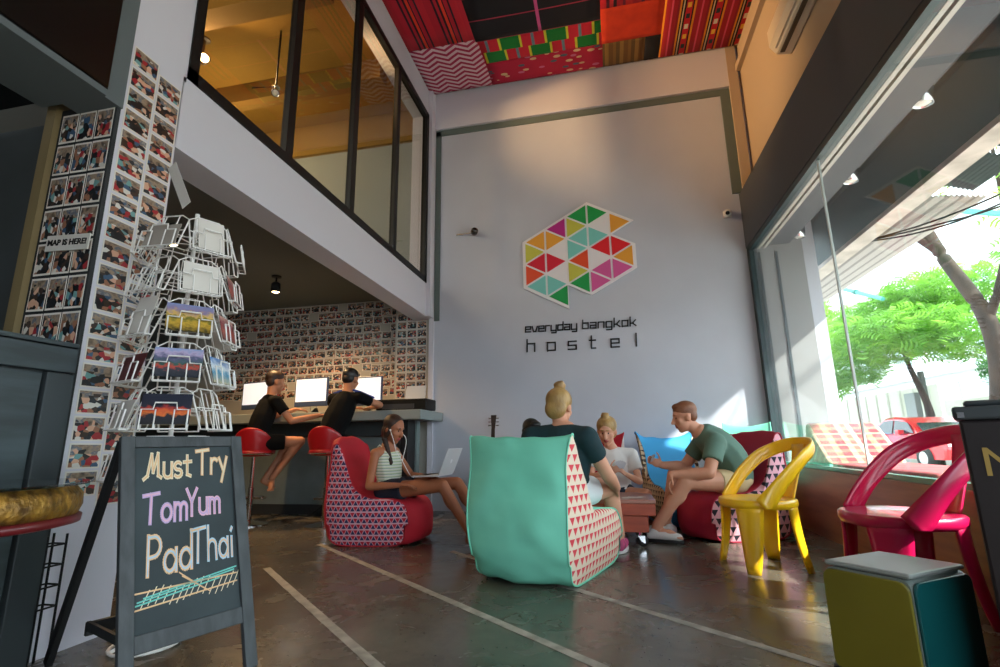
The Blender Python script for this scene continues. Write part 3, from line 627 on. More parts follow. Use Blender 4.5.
# postcards standing in the pockets (each loose)
def picture(name, stops, nscale=6, mixc=None):
    k = NT(name, .35); u, v = k.uv(); t = k.n('ShaderNodeTexNoise'); t.inputs['Scale'].default_value = nscale; tcx = k.n('ShaderNodeTexCoord'); k.l(tcx.outputs['UV'], t.inputs['Vector'])
    f = k.math('MULTIPLY_ADD', k.math('SUBTRACT', t.outputs['Fac'], .5), .5, v)
    return k.out(k.ramp(f, stops, False))
pm = {'gold': picture('golden_river_picture', [(0, '#2c2a14'), (.3, '#c9a23a'), (.5, '#6a6a2a'), (.6, '#d8b060'), (.8, '#8a7a9a'), (1, '#7a86b0')], 9),
      'mount': picture('dusk_bay_picture', [(0, '#14202c'), (.25, '#3a3a44'), (.35, '#c04a3a'), (.45, '#2c5a50'), (.65, '#5a5a7a'), (.85, '#b0a0c0'), (1, '#8a9ac0')], 8),
      'temple': picture('night_temple_picture', [(0, '#0c0c14'), (.25, '#1a1a28'), (.35, '#e0702a'), (.5, '#c03a28'), (.6, '#14182c'), (1, '#10162c')], 5),
      'rosy': picture('rosy_picture', [(0, '#5a2a28'), (.4, '#b85a4a'), (.7, '#8a3a44'), (1, '#c89a8a')], 6),
      'sky': picture('lagoon_picture', [(0, '#c8c0a0'), (.4, '#4a9ac0'), (.6, '#e0e6ea'), (1, '#4a80c0')], 7),
      'back': P('postcard_back', '#d9d3cb', .6), 'dim': P('shaded_card_back', '#a39a90', .6), 'maroon': P('maroon_card', '#5a1c20', .5)}  # dim is the card back with shade put into its colour
def card_mesh(w, h, m, front, name, loc, org=None):
    o = MB(); e = .0012
    q = [(-w/2, -e, -h/2), (w/2, -e, -h/2), (w/2, -e, h/2), (-w/2, -e, h/2)]
    o.add(q+[(x, e, z) for x, y, z in q], [(0, 1, 2, 3), (7, 6, 5, 4), (0, 4, 5, 1), (1, 5, 6, 2), (2, 6, 7, 3), (3, 7, 4, 0)])
    for i, uv in enumerate([(0, 0), (1, 0), (1, 1), (0, 1)]): o.uv[i] = uv; o.uv[i+4] = uv
    c = o.build(name, m); c.location = loc; return c
def in_pocket(j, ang, m, label, group=None, w=.17, h=.125, lift=0, tiltx=.26):
    z = (.71, .93, 1.14, 1.35, 1.56, 1.77)[j]; t_ = ang; n_ = V((math.cos(t_), math.sin(t_), 0))
    c = card_mesh(w, h, pm[m], 0, 'postcard', rc+n_*(.205)+V((0, 0, z+.008+h/2+lift)))
    c.rotation_euler = (tiltx*-1, 0, t_+math.pi/2)
    tag(c, label, 'postcard', group); return c
gp = 'postcards in the spinner rack'
def angs(j): return [.12*j+a*2*math.pi/NS for a in range(NS)]
def facing(j, want):   # pocket whose outward side is nearest to the direction want
    return min(angs(j), key=lambda t_: abs((t_-want+math.pi) % (2*math.pi)-math.pi))
camdir = math.atan2(-2.0, 2.02)
for j, m_, lb in ((1, 'temple', 'postcard with an orange temple at night, lowest picture in the rack'), (2, 'mount', 'postcard with a pale dusk bay over red boats, middle of the rack'), (3, 'gold', 'postcard with a golden river city, topmost landscape facing out')):
    in_pocket(j, facing(j, camdir), m_, lb, gp, .19, .14, .01)
in_pocket(5, facing(5, camdir), 'back', 'blank white postcard back facing out near the rack top', gp, .12, .17)
in_pocket(2, facing(2, camdir+1.05), 'sky', 'blue beach postcard on the right side of the rack', gp)
in_pocket(3, facing(3, camdir+1.05), 'rosy', 'rosy postcard jutting right beside the golden river card', gp)
in_pocket(4, facing(4, camdir+1.05), 'rosy', 'reddish postcard leaning on the upper right of the rack', gp)
in_pocket(1, facing(1, camdir-1.05), 'back', 'pale postcard on the lower left side of the rack', gp)
in_pocket(2, facing(2, camdir-1.05), 'maroon', 'maroon postcard on the left side below the tilted white ones', gp)
in_pocket(3, facing(3, camdir-1.05), 'back', 'white postcard on the left side level with the golden river card', gp, .13, .19)
in_pocket(4, facing(4, camdir), 'back', 'large white postcard back facing out above the golden river card', gp, .15, .15)
in_pocket(5, facing(5, camdir-1.05), 'dim', 'postcard back toned grey-brown for shade on the upper left of the rack', gp, .17, .12)
in_pocket(3, facing(3, camdir+2.1), 'back', 'white postcard back seen through the wires behind the golden river card', gp, .12, .17)
in_pocket(2, facing(2, camdir+2.1), 'back', 'white postcard back seen through the wires behind the dusk bay card', gp, .12, .17)
c = in_pocket(5, facing(5, camdir+.2)+.0, 'back', 'tall folded white leaflet sticking up above the rack', gp, .06, .26, .22, .1); c.location += V((-.20, -.03, .02)); c.rotation_euler = (.1, -.45, camdir+.6)
# black wire basket low behind the board
r = thing('wire_basket', 'black wire rack low behind the chalkboard legs', 'rack', (-2.30, 1.72, 0))
for z in (.22, .30, .38, .46):
    o = MB(); o.tube([(-2.35, 1.74, z), (-2.35, 1.82, z), (-2.28, 1.82, z), (-2.28, 1.74, z)], .004, 6, True); o.build('wire_tray', blackm, r, r.location)
o = MB()
for x, y in ((-2.35, 1.74), (-2.35, 1.82), (-2.28, 1.82), (-2.28, 1.74)): o.tube([(x, y, 0), (x, y, .5)], .005, 6)
o.build('upright_wires', blackm, r, r.location)

# ================================================================== left foreground: cabinet and gilt drum table
cabm = P('weathered_blue_grey_wood', '#3f4b4f', .6, col2='#2a3235', scale=3, detail=8, stretch=(1, .6, 4), bump=.12, bscale=25)
r = thing('wooden_cabinet', 'weathered blue-grey wooden cabinet at the left edge behind the gilt table', 'cabinet', (-2.45, 1.15, 0))
o = MB(); o.box((-2.72, .5, 0), (-2.28, 1.70, 1.27)); o.build('body', P('dark_cabinet_side', '#262c2f', .6), r, r.location)
o = MB(); o.box((-2.28, .5, 1.17), (-2.25, 1.72, 1.285)); o.box((-2.72, .5, 1.27), (-2.25, 1.72, 1.30)); o.build('top_rail', cabm, r, r.location, bevel=.004)
o = MB(); o.box((-2.28, .56, .1), (-2.262, 1.60, 1.16)); o.build('door', cabm, r, r.location, bevel=.004)
o = MB(); o.box((-2.28, 1.61, 0), (-2.25, 1.72, 1.165)); o.build('stile', P('dark_stile', '#2c3336', .6), r, r.location, bevel=.004)
gold = P('gilt_carving', '#a87c30', .45, metal=.5, col2='#4e3412', scale=22, detail=3, bump=.9, bscale=45)
redl = P('red_lacquer', '#5a1418', .35); 
dc = V((-1.77, 1.08, 0))
r = thing('gilt_drum_table', 'round gilt-rimmed red lacquer table with glass top at the left edge', 'table', dc); r.scale = (.88, .88, 1.015)
o = MB(); o.lathe([(.28, .650), (.315, .655), (.325, .678), (.322, .711), (.30, .734), (.28, .734)], dc, 48); o.build('carved_rim', gold, r, dc, smooth=True)
o = MB(); o.lathe([(.30, .627), (.325, .632), (.327, .650), (.30, .655)], dc, 48); o.build('red_band', redl, r, dc, smooth=True)
o = MB(); o.lathe([(.335, .738), (.338, .741), (.335, .745)], dc, 48); o.build('glass_top', glass_mat('table_glass', (.8, .9, .88, 1), 1.2), r, dc)
o = MB(); o.lathe([(.29, .650), (.29, .669)], dc, 32); o.build('tabletop', redl, r, dc)
o = MB(); o.lathe([(.15, .000), (.15, .028), (.10, .056), (.06, .111), (.09, .186), (.11, .223), (.07, .279), (.05, .391), (.08, .446), (.10, .483), (.06, .539), (.09, .613), (.14, .650)], dc, 28); o.build('pedestal', P('red_gilt_turning', '#3c0e12', .4, col2='#6a4a1c', scale=7, stretch=(.2, .2, 3)), r, dc, smooth=True)

# ================================================================== computer counter
cg = P('counter_grey', '#8b9493', .55)
r = thing('counter', 'long grey bar counter holding the computers along the photo wall', 'counter', (-4.4, 6.0, 0))
o = MB(); o.box((-6.8, 5.62, 1.135), (-2.16, 6.45, 1.25)); o.build('worktop', cg, r, r.location, bevel=.008)
o = MB(); o.box((-2.46, 5.75, 0), (-2.37, 5.99, 1.135)); o.build('support_post', blackwood, r, r.location)
o = MB(); o.box((-6.8, 5.9, .95), (-2.4, 5.98, 1.135)); o.build('apron', P('dark_apron', '#30383a', .7), r, r.location)
def screen_glow():
    return P('lit_screen', '#dfe3ea', .3, emit=.28)
def monitor(label, c, rz, w=.52, h=.31):
    r = thing('computer_monitor', label, 'monitor', c, rz, 'desktop computers on the counter')
    o = MB(); o.box((-w/2, -.012, .1), (w/2, .018, .1+h+.07)); o.build('casing', P('silver_blue_bezel', '#3c4a6a', .35), r, bevel=.008)
    o = MB(); o.box((-w/2+.018, -.0145, .165), (w/2-.018, -.0125, .1+h+.052)); o.build('screen', screen_glow(), r)
    o = MB(); o.prism([(-.05, .02, .2), (.05, .02, .2), (.06, .10, .0), (-.06, .10, .0)], (0, .006, 0)); o.box((-.09, -.03, 0), (.09, .11, .008)); o.build('stand', chrome, r)
    return r
monitor('desktop monitor with blank white screen left of the seated users, half hidden', (-4.78, 6.1, 1.25), -.25)
monitor('desktop monitor with white screen between the two seated users', (-3.82, 5.95, 1.25), -.12)
monitor('desktop monitor with white screen right of the user in the blue-striped shirt', (-3.12, 6.08, 1.25), -.1)
r = thing('printer', 'flat black printer at the right end of the counter', 'printer', (-2.42, 5.92, 1.25))
o = MB(); o.box((-2.80, 5.76, 1.255), (-2.14, 6.1, 1.39)); o.build('body', blackm, r, r.location, bevel=.012)
o = MB(); o.box((-2.72, 5.752, 1.27), (-2.3, 5.76, 1.33)); o.build('paper_slot', P('grey_plastic', '#3a3c40', .4), r, r.location)
r = thing('paper_stand', 'small pale tilted panel standing on the black printer', 'stand', (-2.38, 5.95, 1.39))
o = MB(); m_ = rot('X', -.3, (-2.38, 5.95, 1.39)); o.box((-2.5, 5.945, 1.392), (-2.24, 5.957, 1.58), m_); o.build('panel', P('pale_panel', '#cfd2d6', .4), r, r.location)
o = MB(); o.box((-2.5, 5.86, 1.39), (-2.24, 5.95, 1.396)); o.build('foot_plate', P('pale_panel', '#cfd2d6', .4), r, r.location)
redp = P('red_leatherette', '#a5141c', .35, coat=.2)
def stool(label, loc, rz):
    r = thing('bar_stool', label, 'stool', loc, rz, 'red bucket stools at the counter')
    o = MB(); o.lathe([(.205, 0), (.205, .012), (.18, .02), (.04, .05), (.03, .06)], n=32); o.build('base', chrome, r, smooth=False)
    o = MB(); o.lathe([(.03, .04), (.03, .40), (.022, .41), (.022, .74)], n=16); o.build('pole', chrome, r)
    o = MB(); o.tube([V((.14*math.sin(a), .06+.14*math.cos(a), .28)) for a in [math.radians(-115+i*23) for i in range(11)]], .011, 8); o.bar((-.12, 0, .28), (.12, 0, .28), .02, .016); o.build('footrest', chrome, r)
    o = MB(); n = 18; pts = []
    for i in range(n+1):
        a = math.radians(-125+250*i/n)       # around the back (-y)
        hh = .30*max(0, math.cos(a*.72))**1.3
        for j in range(7):
            q = j/6; rad = .16+.065*q-.02*q*q; pts.append((rad*math.sin(a)*1.05, -rad*math.cos(a)*1.0, .76+hh*q))
    o.grid(pts, n+1, 7); o.build('backrest', redp, r, smooth=True, solid=.028, subd=1)
    o = MB(); o.lathe([(.05, .735), (.17, .74), (.205, .77), (.20, .80), (.15, .812), (.01, .805)], n=28); o.build('seat', redp, r, smooth=True)
    o = MB(); o.tube([V((.21*math.sin(math.radians(i*20)), .21*math.cos(math.radians(i*20)), .765)) for i in range(18)], .008, 8, True); o.build('chrome_rim', chrome, r)
    return r
stool('red bucket bar stool on a chrome pole under the person in black shorts', (-3.96, 5.12, 0), .35)
stool('red bucket bar stool under the person with blue shoulder stripes', (-3.06, 5.16, 0), .1)
o = MB(); o.tube(crom([(-3.5, 5.98, .5), (-3.45, 5.9, .2), (-3.6, 5.8, .02), (-3.2, 5.7, .012), (-2.95, 5.8, .012), (-3.1, 5.92, .1), (-3.05, 5.97, .6)], 8), .007, 6)
tag(o.build('power_cable', blackm), 'loose black cables hanging and looping under the counter', 'cable')

# ================================================================== bean bags
def beanbag(name, label, loc, rz, W, prof, bandm, sidem, frontm=None, group='chair-shaped bean bags', pleat=.012, seed=1, bandsplit=None, inset=.045, flare=0.0, bulge_y=.02):
    """profile in (x forward, z up), closed counter-clockwise; band wraps round the width, side panels close it"""
    R = random.Random(seed)
    r = thing(name, label, 'bean bag', loc, rz, group)
    pr = crom([(x, 0, z) for x, z in prof], 5, True); n = len(pr); cx = sum(p.x for p in pr)/n; cz = sum(p.z for p in pr)/n
    nv = 20; o = MB(); pts = []
    def P_(i, v):
        p = pr[i % n]; s = 1-(inset+(.06 if p.z < .12 else 0))*abs(v)**5; y = v*W/2
        puff = 1+.06*math.cos(v*math.pi/2)
        q = V((cx+(p.x-cx)*s*puff, y, cz+(p.z-cz)*(s if p.z > .1 else 1)*(puff if p.z > .08 else 1)))
        nz = noise.noise(V((q.x*5+seed, q.y*4, q.z*5)))*pleat + noise.noise(V((q.x*2+seed*3, q.y*9, q.z*14)))*pleat*.6
        q.y += (1 if v > 0 else -1)*bulge_y*max(0, math.sin(math.pi*min(1, p.z/.9)))*abs(v)**2
        hi = max(0, min(1, (p.z-.66)/.25)); q.y += (1 if v > 0 else -1)*flare*hi*hi*abs(v)**3; q.z += (flare*.55*abs(v)**6-flare*1.1*(1-v*v))*hi*hi
        d = V((q.x-cx, 0, q.z-cz)).normalized()
        edge = max(0, 1-abs(abs(v)-1)*6)
        q += d*nz*(1-edge); q.z = max(q.z, .004); return q
    for i in range(n+1):
        for j in range(nv+1): pts.append(P_(i, -1+2*j/nv))
    o.grid(pts, n+1, nv+1)
    if frontm:   # front (seat side) faces take the second colour
        for fi, f in enumerate(o.f):
            i = fi//nv; x = pr[i % n].x; o.mi[fi] = 1 if (x > (bandsplit or cx)) else 0
    o.build('cover', [bandm, frontm] if frontm else bandm, r, smooth=True)
    for s in (-1, 1):
        o = MB(); o.uv = {}; rings = 7
        vs = []; base = 0
        for k_ in range(rings+1):
            q = 1-k_/rings
            for i in range(n):
                b0 = P_(i, s); cxx = cx+(b0.x-cx)*q; czz = cz+(b0.z-cz)*q
                bulge = .07*(1-q*q)**.8
                wv = noise.noise(V((cxx*6, s*3+seed, czz*6)))*pleat*.8*(1-q)
                yb = s*W/2+(b0.y-s*W/2)*q**2.5; vs.append(V((cxx, yb+s*(bulge+wv), czz)))
        fs = [(k_*n+i, k_*n+(i+1) % n, (k_+1)*n+(i+1) % n, (k_+1)*n+i) for k_ in range(rings) for i in range(n)]
        o.add(vs, fs)
        for i, p in enumerate(vs): o.uv[i] = (p.x, p.z)
        o.build('side_panel', sidem, r, smooth=True)
        o = MB(); o.tube([P_(i, s)+V((0, s*.004, 0)) for i in range(0, n)], .006, 6, True); o.build('seam_piping', bandm, r, smooth=True)
    return r
PROF = [(-.32, .02), (-.40, .10), (-.42, .35), (-.40, .62), (-.38, .86), (-.345, .925), (-.29, .90), (-.22, .72), (-.12, .50), (.05, .40), (.28, .385), (.42, .33), (.46, .17), (.42, .03), (.2, .005), (-.1, .005)]
mint = P('mint_canvas', '#82dcc0', .8, col2='#76d2b4', scale=2, bump=.05, bscale=300)
redc = P('crimson_canvas', '#c3182c', .75, col2='#b01226', scale=2, bump=.05, bscale=300)
crim = P('raspberry_canvas', '#b81f42', .75, col2='#a51838', scale=2, bump=.05, bscale=300)
bluec = P('sky_blue_canvas', '#3d9fd8', .75, bump=.05, bscale=300)
mtri = tri_mat('red_triangles_on_sand', '#e4cfb8', '#d8404a', None, .062, .060, .55)
rtri = tri_mat('crimson_navy_triangles', '#d6a3b0', '#b81834', '#2c2c58', .052, .048, .5)
ptri = tri_mat('black_triangles_on_pink', '#e6a8b4', '#22202a', None, .075, .07, .55)
ttri = tri_mat('dark_dots_on_tan', '#b59a7c', '#3a2a22', None, .05, .05, .5)
PROFM = [(-.28, .02), (-.37, .10), (-.42, .34), (-.40, .60), (-.37, .82), (-.345, .895), (-.305, .88), (-.28, .72), (-.20, .53), (.0, .43), (.28, .40), (.56, .35), (.70, .18), (.62, .03), (.2, .005), (-.1, .005)]
beanbag('bean_bag', 'mint green bean bag chair with red triangle side, nearest one, seen from behind', (-.475, 3.54, 0), math.pi/2-.32, .63, PROFM, mint, mtri, seed=2, flare=.055, pleat=.026, inset=.07, bulge_y=.03)
beanbag('bean_bag', 'red bean bag chair with crimson and navy triangle side under the woman with a laptop', (-2.12, 4.50, 0), .10, .60, PROF, redc, rtri, seed=5, inset=.16, flare=.03, pleat=.016)
beanbag('bean_bag', 'raspberry bean bag with black triangles on pink side under the man in green', (1.06, 5.08, 0), math.pi+.40, .50, PROF, crim, ptri, seed=8, inset=.10, flare=.04, pleat=.016)
beanbag('bean_bag', 'sky blue bean bag with dotted tan side against the grey wall', (.68, 5.85, 0), -math.pi/2+.22, .48, PROF, bluec, ttri, seed=11, flare=.08, pleat=.03)
beanbag('bean_bag', 'red and white bean bag behind the woman in the white shirt', (-.16, 5.85, 0), -math.pi/2, .50, PROF, redc, P('white_canvas', '#e3dcd8', .8), seed=14, flare=.07, pleat=.02)
beanbag('bean_bag', 'mint bean bag in the window corner, only its top showing', (1.50, 6.10, 0), -math.pi/2-.2, .36, [(x*.6, z*1.10) for x, z in PROF], mint, mint, seed=17, flare=.06)

# pillows -----------------------------------------------------------
def pillow(name, label, loc, rx, rz, w, h, t, m, group=None, cat='pillow'):
    r_ = MB(); n = 12; top = []; bot = []
    for i in range(n+1):
        for j in range(n+1):
            u, v = i/n*2-1, j/n*2-1; e = (1-u**4)*(1-v**4); pin = 1-.08*(u*u*v*v)*0-.06*(1-abs(u*v))
            top.append((u*w/2*(1-.07*(1-u*u)*0-.05*v*v*(1-abs(u))), -t/2*e**.6, v*h/2*(1-.05*u*u*(1-abs(v))))); 
            bot.append((top[-1][0], t/2*e**.6, top[-1][2]))
    r_.grid(top, n+1, n+1); r_.grid(bot, n+1, n+1)
    for i, p in enumerate(r_.v): r_.uv[i] = (p.x, p.z)
    o = r_.build(name, m, smooth=True); o.location = loc; o.rotation_euler = (rx, 0, rz); tag(o, label, cat, group); return o
k = NT('plaid_blanket', .85); u, v = k.uv()
fa = k.ramp(k.math('FRACT', k.math('DIVIDE', u, .34)), [(0, '#c9464e'), (.22, '#e8c9a0'), (.36, '#d87a6a'), (.5, '#efdcc0'), (.62, '#b83a4a'), (.84, '#e0a07a')])
fb = k.ramp(k.math('FRACT', k.math('DIVIDE', v, .22)), [(0, '#cf5a5a'), (.3, '#ecd8b8'), (.45, '#c9464e'), (.75, '#e0a88a')])
plaid = k.out(k.mix(.42, fa, fb))
stripem = stripes('pink_grey_stripe', .09, [(0, '#c98a94'), (.3, '#8a7a86'), (.5, '#d8a8a8'), (.8, '#b86a78')], 2)
pillow('pillow', 'pink and grey striped pillow leaning behind the man in green', (1.33, 5.72, .74), .35, -.5, .36, .34, .16, stripem)
r = thing('triangle_cushion', 'plaid Thai triangle backrest cushion on the window ledge', 'cushion', (2.15, 5.3, .58))
o = MB(); poly = [(1.88, 5.05, .62), (1.88, 5.62, .62), (1.88, 5.50, 1.0)]; o.prism(poly, (.62, 0, 0))
for i, p in enumerate(o.v): o.uv[i] = (p.x, p.z+p.y)
o.build('backrest_cover', plaid, r, r.location, bevel=.03, smooth=False)
o = MB(); o.box((1.875, 5.05, .565), (2.51, 5.62, .615)); o.build('mint_base', mint, r, r.location, bevel=.012)
r = thing('floor_mat', 'red and pink fold-out mat lying on the ledge behind the glass', 'mat', (2.2, 4.1, .56))
for i, (y0, y1) in enumerate(((4.30, 5.03), (3.55, 4.28), (2.8, 3.53))):
    o = MB(); o.box((1.885, y0, .565), (2.5, y1, .63))
    for ii, p in enumerate(o.v): o.uv[ii] = (p.x, p.y)
    o.build('mat_section', P('rose_mat_fabric', '#b5525c', .85, col2='#c9706e', scale=3, stretch=(1, 6, 1)), r, r.location, bevel=.025)

# ================================================================== low table, casters, things on it
tw = P('red_stained_wood', '#b44e2e', .4, col2='#9c3f24', scale=3, stretch=(1, 1, 6))
r = thing('coffee_table', 'low red-brown wooden table on casters between the bean bags', 'table', (.02, 4.75, 0))
o = MB(); o.box((-.42, 4.42, .345), (.335, 5.05, .375)); o.build('tabletop', P('worn_red_wood_top', '#a06a58', .3), r, r.location, bevel=.004)
o = MB(); o.box((-.40, 4.43, .25), (.33, 5.04, .345)); o.build('apron', tw, r, r.location, bevel=.004)
o = MB(); o.box((-.36, 4.47, .115), (.27, 5.0, .245)); o.build('lower_box', tw, r, r.location, bevel=.004)
for x, y in ((-.30, 4.52), (.20, 4.50), (.20, 4.95), (-.30, 4.95)):
    o = MB(); o.tube([(x, y, .115), (x, y, .085)], .014); o.prism([(x-.02, y-.024, .088), (x+.035, y-.024, .088), (x+.035, y-.024, .03), (x+.005, y-.024, .045)], (0, .004, 0)); o.prism([(x-.02, y+.020, .088), (x+.035, y+.020, .088), (x+.035, y+.020, .03), (x+.005, y+.020, .045)], (0, .004, 0))
    f = o.build('caster_fork', chrome, r, r.location)
    o = MB(); o.lathe([(.03, -.018), (.042, -.014), (.044, 0), (.042, .014), (.03, .018)], (x+.018, y, .044), 20, (0, 1, 0)); wl = o.build('wheel', P('black_rubber', '#161616', .5), r, r.location, smooth=True)
r = thing('playing_cards', 'loose pile of playing cards lying on the red-brown table', 'cards', (.1, 4.6, .375))
o = MB()
for i in range(5):
    m_ = Matrix.Translation(V((.1+.03*i, 4.56+.02*(i % 3), .3758+.0012*i))) @ Matrix.Rotation(i*.6, 4, 'Z'); o.box((-.03, -.044, 0), (.03, .044, .0009), m_)
o.build('card_pile', P('card_white', '#dcd6ce', .4), r, r.location)
o = MB(); o.box((-.20, 4.46, .376), (-.06, 4.54, .384)); tag(o.build('phone', P('phone_glass', '#20242a', .1), org=(-.13, 4.5, .38), bevel=.003), 'dark phone lying on the table edge near the woman in teal', 'phone')

# ================================================================== moulded plastic chairs
def plastic_chair(label, loc, rz, m, s=1.0, scuff=None):
    """faces +x; round seat, flared tapering legs, looped back band"""
    r = thing('plastic_chair', label, 'chair', loc, rz, 'moulded plastic chairs with looped backs')
    sz = .445*s
    def ring(f, z, a): return V((f*.235*s*(abs(math.cos(a))**.85)*(1 if math.cos(a) > 0 else -1)*1.02, f*.235*s*(abs(math.sin(a))**.85)*(1 if math.sin(a) > 0 else -1), z))
    o = MB(); n = 40; prof = [(.0, sz-.012), (.55, sz-.010), (.85, sz-.004), (.96, sz+.004), (1.0, sz-.004), (1.01, sz-.03), (.97, sz-.055), (.93, sz-.055), (.92, sz-.03), (.6, sz-.028), (0, sz-.028)]
    vs = [ring(max(f, .001), z, 2*math.pi*i/n) for f, z in prof for i in range(n)]
    o.add(vs, [(k_*n+i, k_*n+(i+1) % n, (k_+1)*n+(i+1) % n, (k_+1)*n+i) for k_ in range(len(prof)-1) for i in range(n)])
    o.build('seat', m, r, smooth=True)
    for sx, sy, wt in ((1, -1, .115), (1, 1, .115), (-1, 1, .10), (-1, -1, .10)):
        a = math.atan2(sy, sx*.95); n_ = V((math.cos(a), math.sin(a), 0)); t_ = V((-math.sin(a), math.cos(a), 0))
        pts = []; H_ = 8
        for j in range(H_+1):
            q = j/H_; z = (sz-.02)*(1-q); rad = (.215+.055*q*q)*s; w_ = (wt*(1-q)**.8*.9+.072)*s
            for i in range(7):
                u = i/6*2-1; c_ = .022*s*(1-u*u)
                pts.append(n_*(rad+c_)+t_*(u*w_/2)+V((0, 0, z)))
        o = MB(); o.grid(pts, H_+1, 7); o.build('leg', m, r, smooth=True, solid=.016*s)
    # back: flat band running from both arms up and over, leaning back
    rim = [(.13, .215, .01), (.05, .245, .10), (-.06, .268, .21), (-.18, .265, .31), (-.30, .215, .375), (-.365, .115, .405), (-.385, 0, .41)]
    full = [(x, y, z) for x, y, z in rim] + [(x, -y, z) for x, y, z in rim[-2::-1]]
    c_ = crom([(x*s, y*s, sz+z*s) for x, y, z in full], 5); nn = len(c_); pts = []
    for i, p in enumerate(c_):
        d = (c_[min(i+1, nn-1)]-c_[max(i-1, 0)]).normalized(); rad = V((p.x+.02, p.y, 0)).normalized()
        dn = d.cross(rad); 
        if dn.z > 0: dn = -dn
        dn = (dn + V((0, 0, -.25))).normalized(); q = abs(i/(nn-1)*2-1)
        w_ = (.088+.03*max(0, q-.75)*4)*s
        for j in range(5):
            u = j/4; pp = p+dn*w_*u+rad*(.010*s*math.sin(math.pi*u)); pp.z = max(pp.z, sz-.045*s); pts.append(pp)
    o = MB(); o.grid(pts, nn, 5); o.build('back_loop', m, r, smooth=True, solid=.014*s)
    top = V((-.375*s, 0, sz+.36*s)); bot = V((-.225*s, 0, sz-.03)); pts = []
    for j in range(9):
        q = j/8; p = top.lerp(bot, q)+V((-.015*math.sin(math.pi*q), 0, 0)); w_ = (.15-.06*math.sin(math.pi*q))*s
        for i in range(5): u = i/4-.5; pts.append(p+V((.05*u*u*s*4*.3, u*w_, 0)))
    o = MB(); o.grid(pts, 9, 5); o.build('back_strut', m, r, smooth=True, solid=.013*s)
    return r
yel = P('yellow_plastic', '#ffc81c', .3, coat=.3); mag = P('magenta_plastic', '#c4104c', .28, coat=.3)
plastic_chair('yellow moulded plastic chair with looped back beside the raspberry bean bag', (.98, 3.95, 0), math.pi+.28, yel, 1.0)
plastic_chair('magenta moulded plastic chair with looped back behind the metal box', (1.42, 3.05, 0), math.pi+.12, mag, 1.06)

# ================================================================== metal box and dark bin at lower right
r = thing('metal_cube_box', 'rounded metal box with olive front, teal side and grey lid at lower right', 'box', (1.0, 2.3, 0))
A = V((.96, 2.056, 0)); Bq = V((.759, 2.286, 0)); D_ = V((1.255, 2.264, 0)); Cq = Bq+D_-A
def rr_prism(p0, p1, h, rad, dvec, zb=.02):
    d = (p1-p0); L = d.length; d.normalize(); pts = []
    for cxq, czq, a0 in ((L-rad, zb+rad, -90), (L-rad, h-rad, 0), (rad, h-rad, 90), (rad, zb+rad, 180)):
        for i in range(7):
            a = math.radians(a0+15*i); pts.append(p0+d*(cxq+rad*math.cos(a))+V((0, 0, czq+rad*math.sin(a))))
    o = MB(); o.prism(pts, dvec); return o
n1_ = (D_-A).normalized(); n2_ = (Bq-A).normalized(); ins = .012
rr_prism(A+n1_*ins+n2_*ins, Bq+n1_*ins-n2_*ins, .372, .035, (D_-A)-n1_*2*ins).build('body', P('grey_shell', '#6d7571', .5), r, r.location)
rr_prism(A+n2_*.014, Bq-n2_*.010, .365, .035, n1_*.012).build('olive_panel', P('olive_metal', '#71681f', .38, col2='#665d1b', scale=2), r, r.location, bevel=.004)
rr_prism(A+n1_*.014, D_-n1_*.010, .365, .035, n2_*.012).build('teal_panel', P('deep_teal_metal', '#0f4a4c', .3), r, r.location, bevel=.004)
o = MB(); q = [A+(n1_+n2_)*.012, D_+(n2_-n1_)*.012, Cq-(n1_+n2_)*.012, Bq+(n1_-n2_)*.012]; o.prism([p+V((0, 0, .374)) for p in q], (0, 0, .018)); o.build('lid', P('brushed_grey_lid', '#868b88', .4), r, r.location, bevel=.012)
o = MB(); 
for p in q: o.lathe([(.02, 0), (.02, .03)], (p.x*.98+.02, p.y*.985+.03, 0), 12)
o.build('feet', P('black_rubber_foot', '#161616', .6), r, r.location)
F0 = V((1.155, 2.0, 0)); ba = V((.86, -.51, 0)); bb = V((.51, .86, 0))
def bq(u0, u1, v0, v1, z): return [F0+ba*u+bb*v+V((0, 0, z)) for u, v in ((u0, v0), (u1, v0), (u1, v1), (u0, v1))]
r = thing('dark_bin', 'tall dark bin with grey lid and gold letter M at the right edge', 'bin', F0+ba*.23+bb*.17)
o = MB(); o.prism(bq(0, .46, 0, .34, 0), (0, 0, .90)); o.build('body', P('dark_maroon_black', '#1c1416', .4), r, r.location, bevel=.01)
o = MB(); o.prism(bq(-.012, .472, -.012, .352, .90), (0, 0, .045)); o.prism(bq(.02, .44, .02, .32, .945), (0, 0, .02)); o.build('lid', P('dark_grey_lid', '#3b4043', .35), r, r.location, bevel=.012)
o = MB(); o.prism(bq(.0, .018, -.018, -.012, .908), (0, 0, .017)); o.build('lid_clip', chrome, r, r.location)
mpos = F0+ba*.085-bb*.002+V((0, 0, .76))-r.location
to = text_obj('M', .13, mpos, P('gold_ink', '#a88a4a', .4, metal=.3), r, rz=math.atan2(ba.y, ba.x))

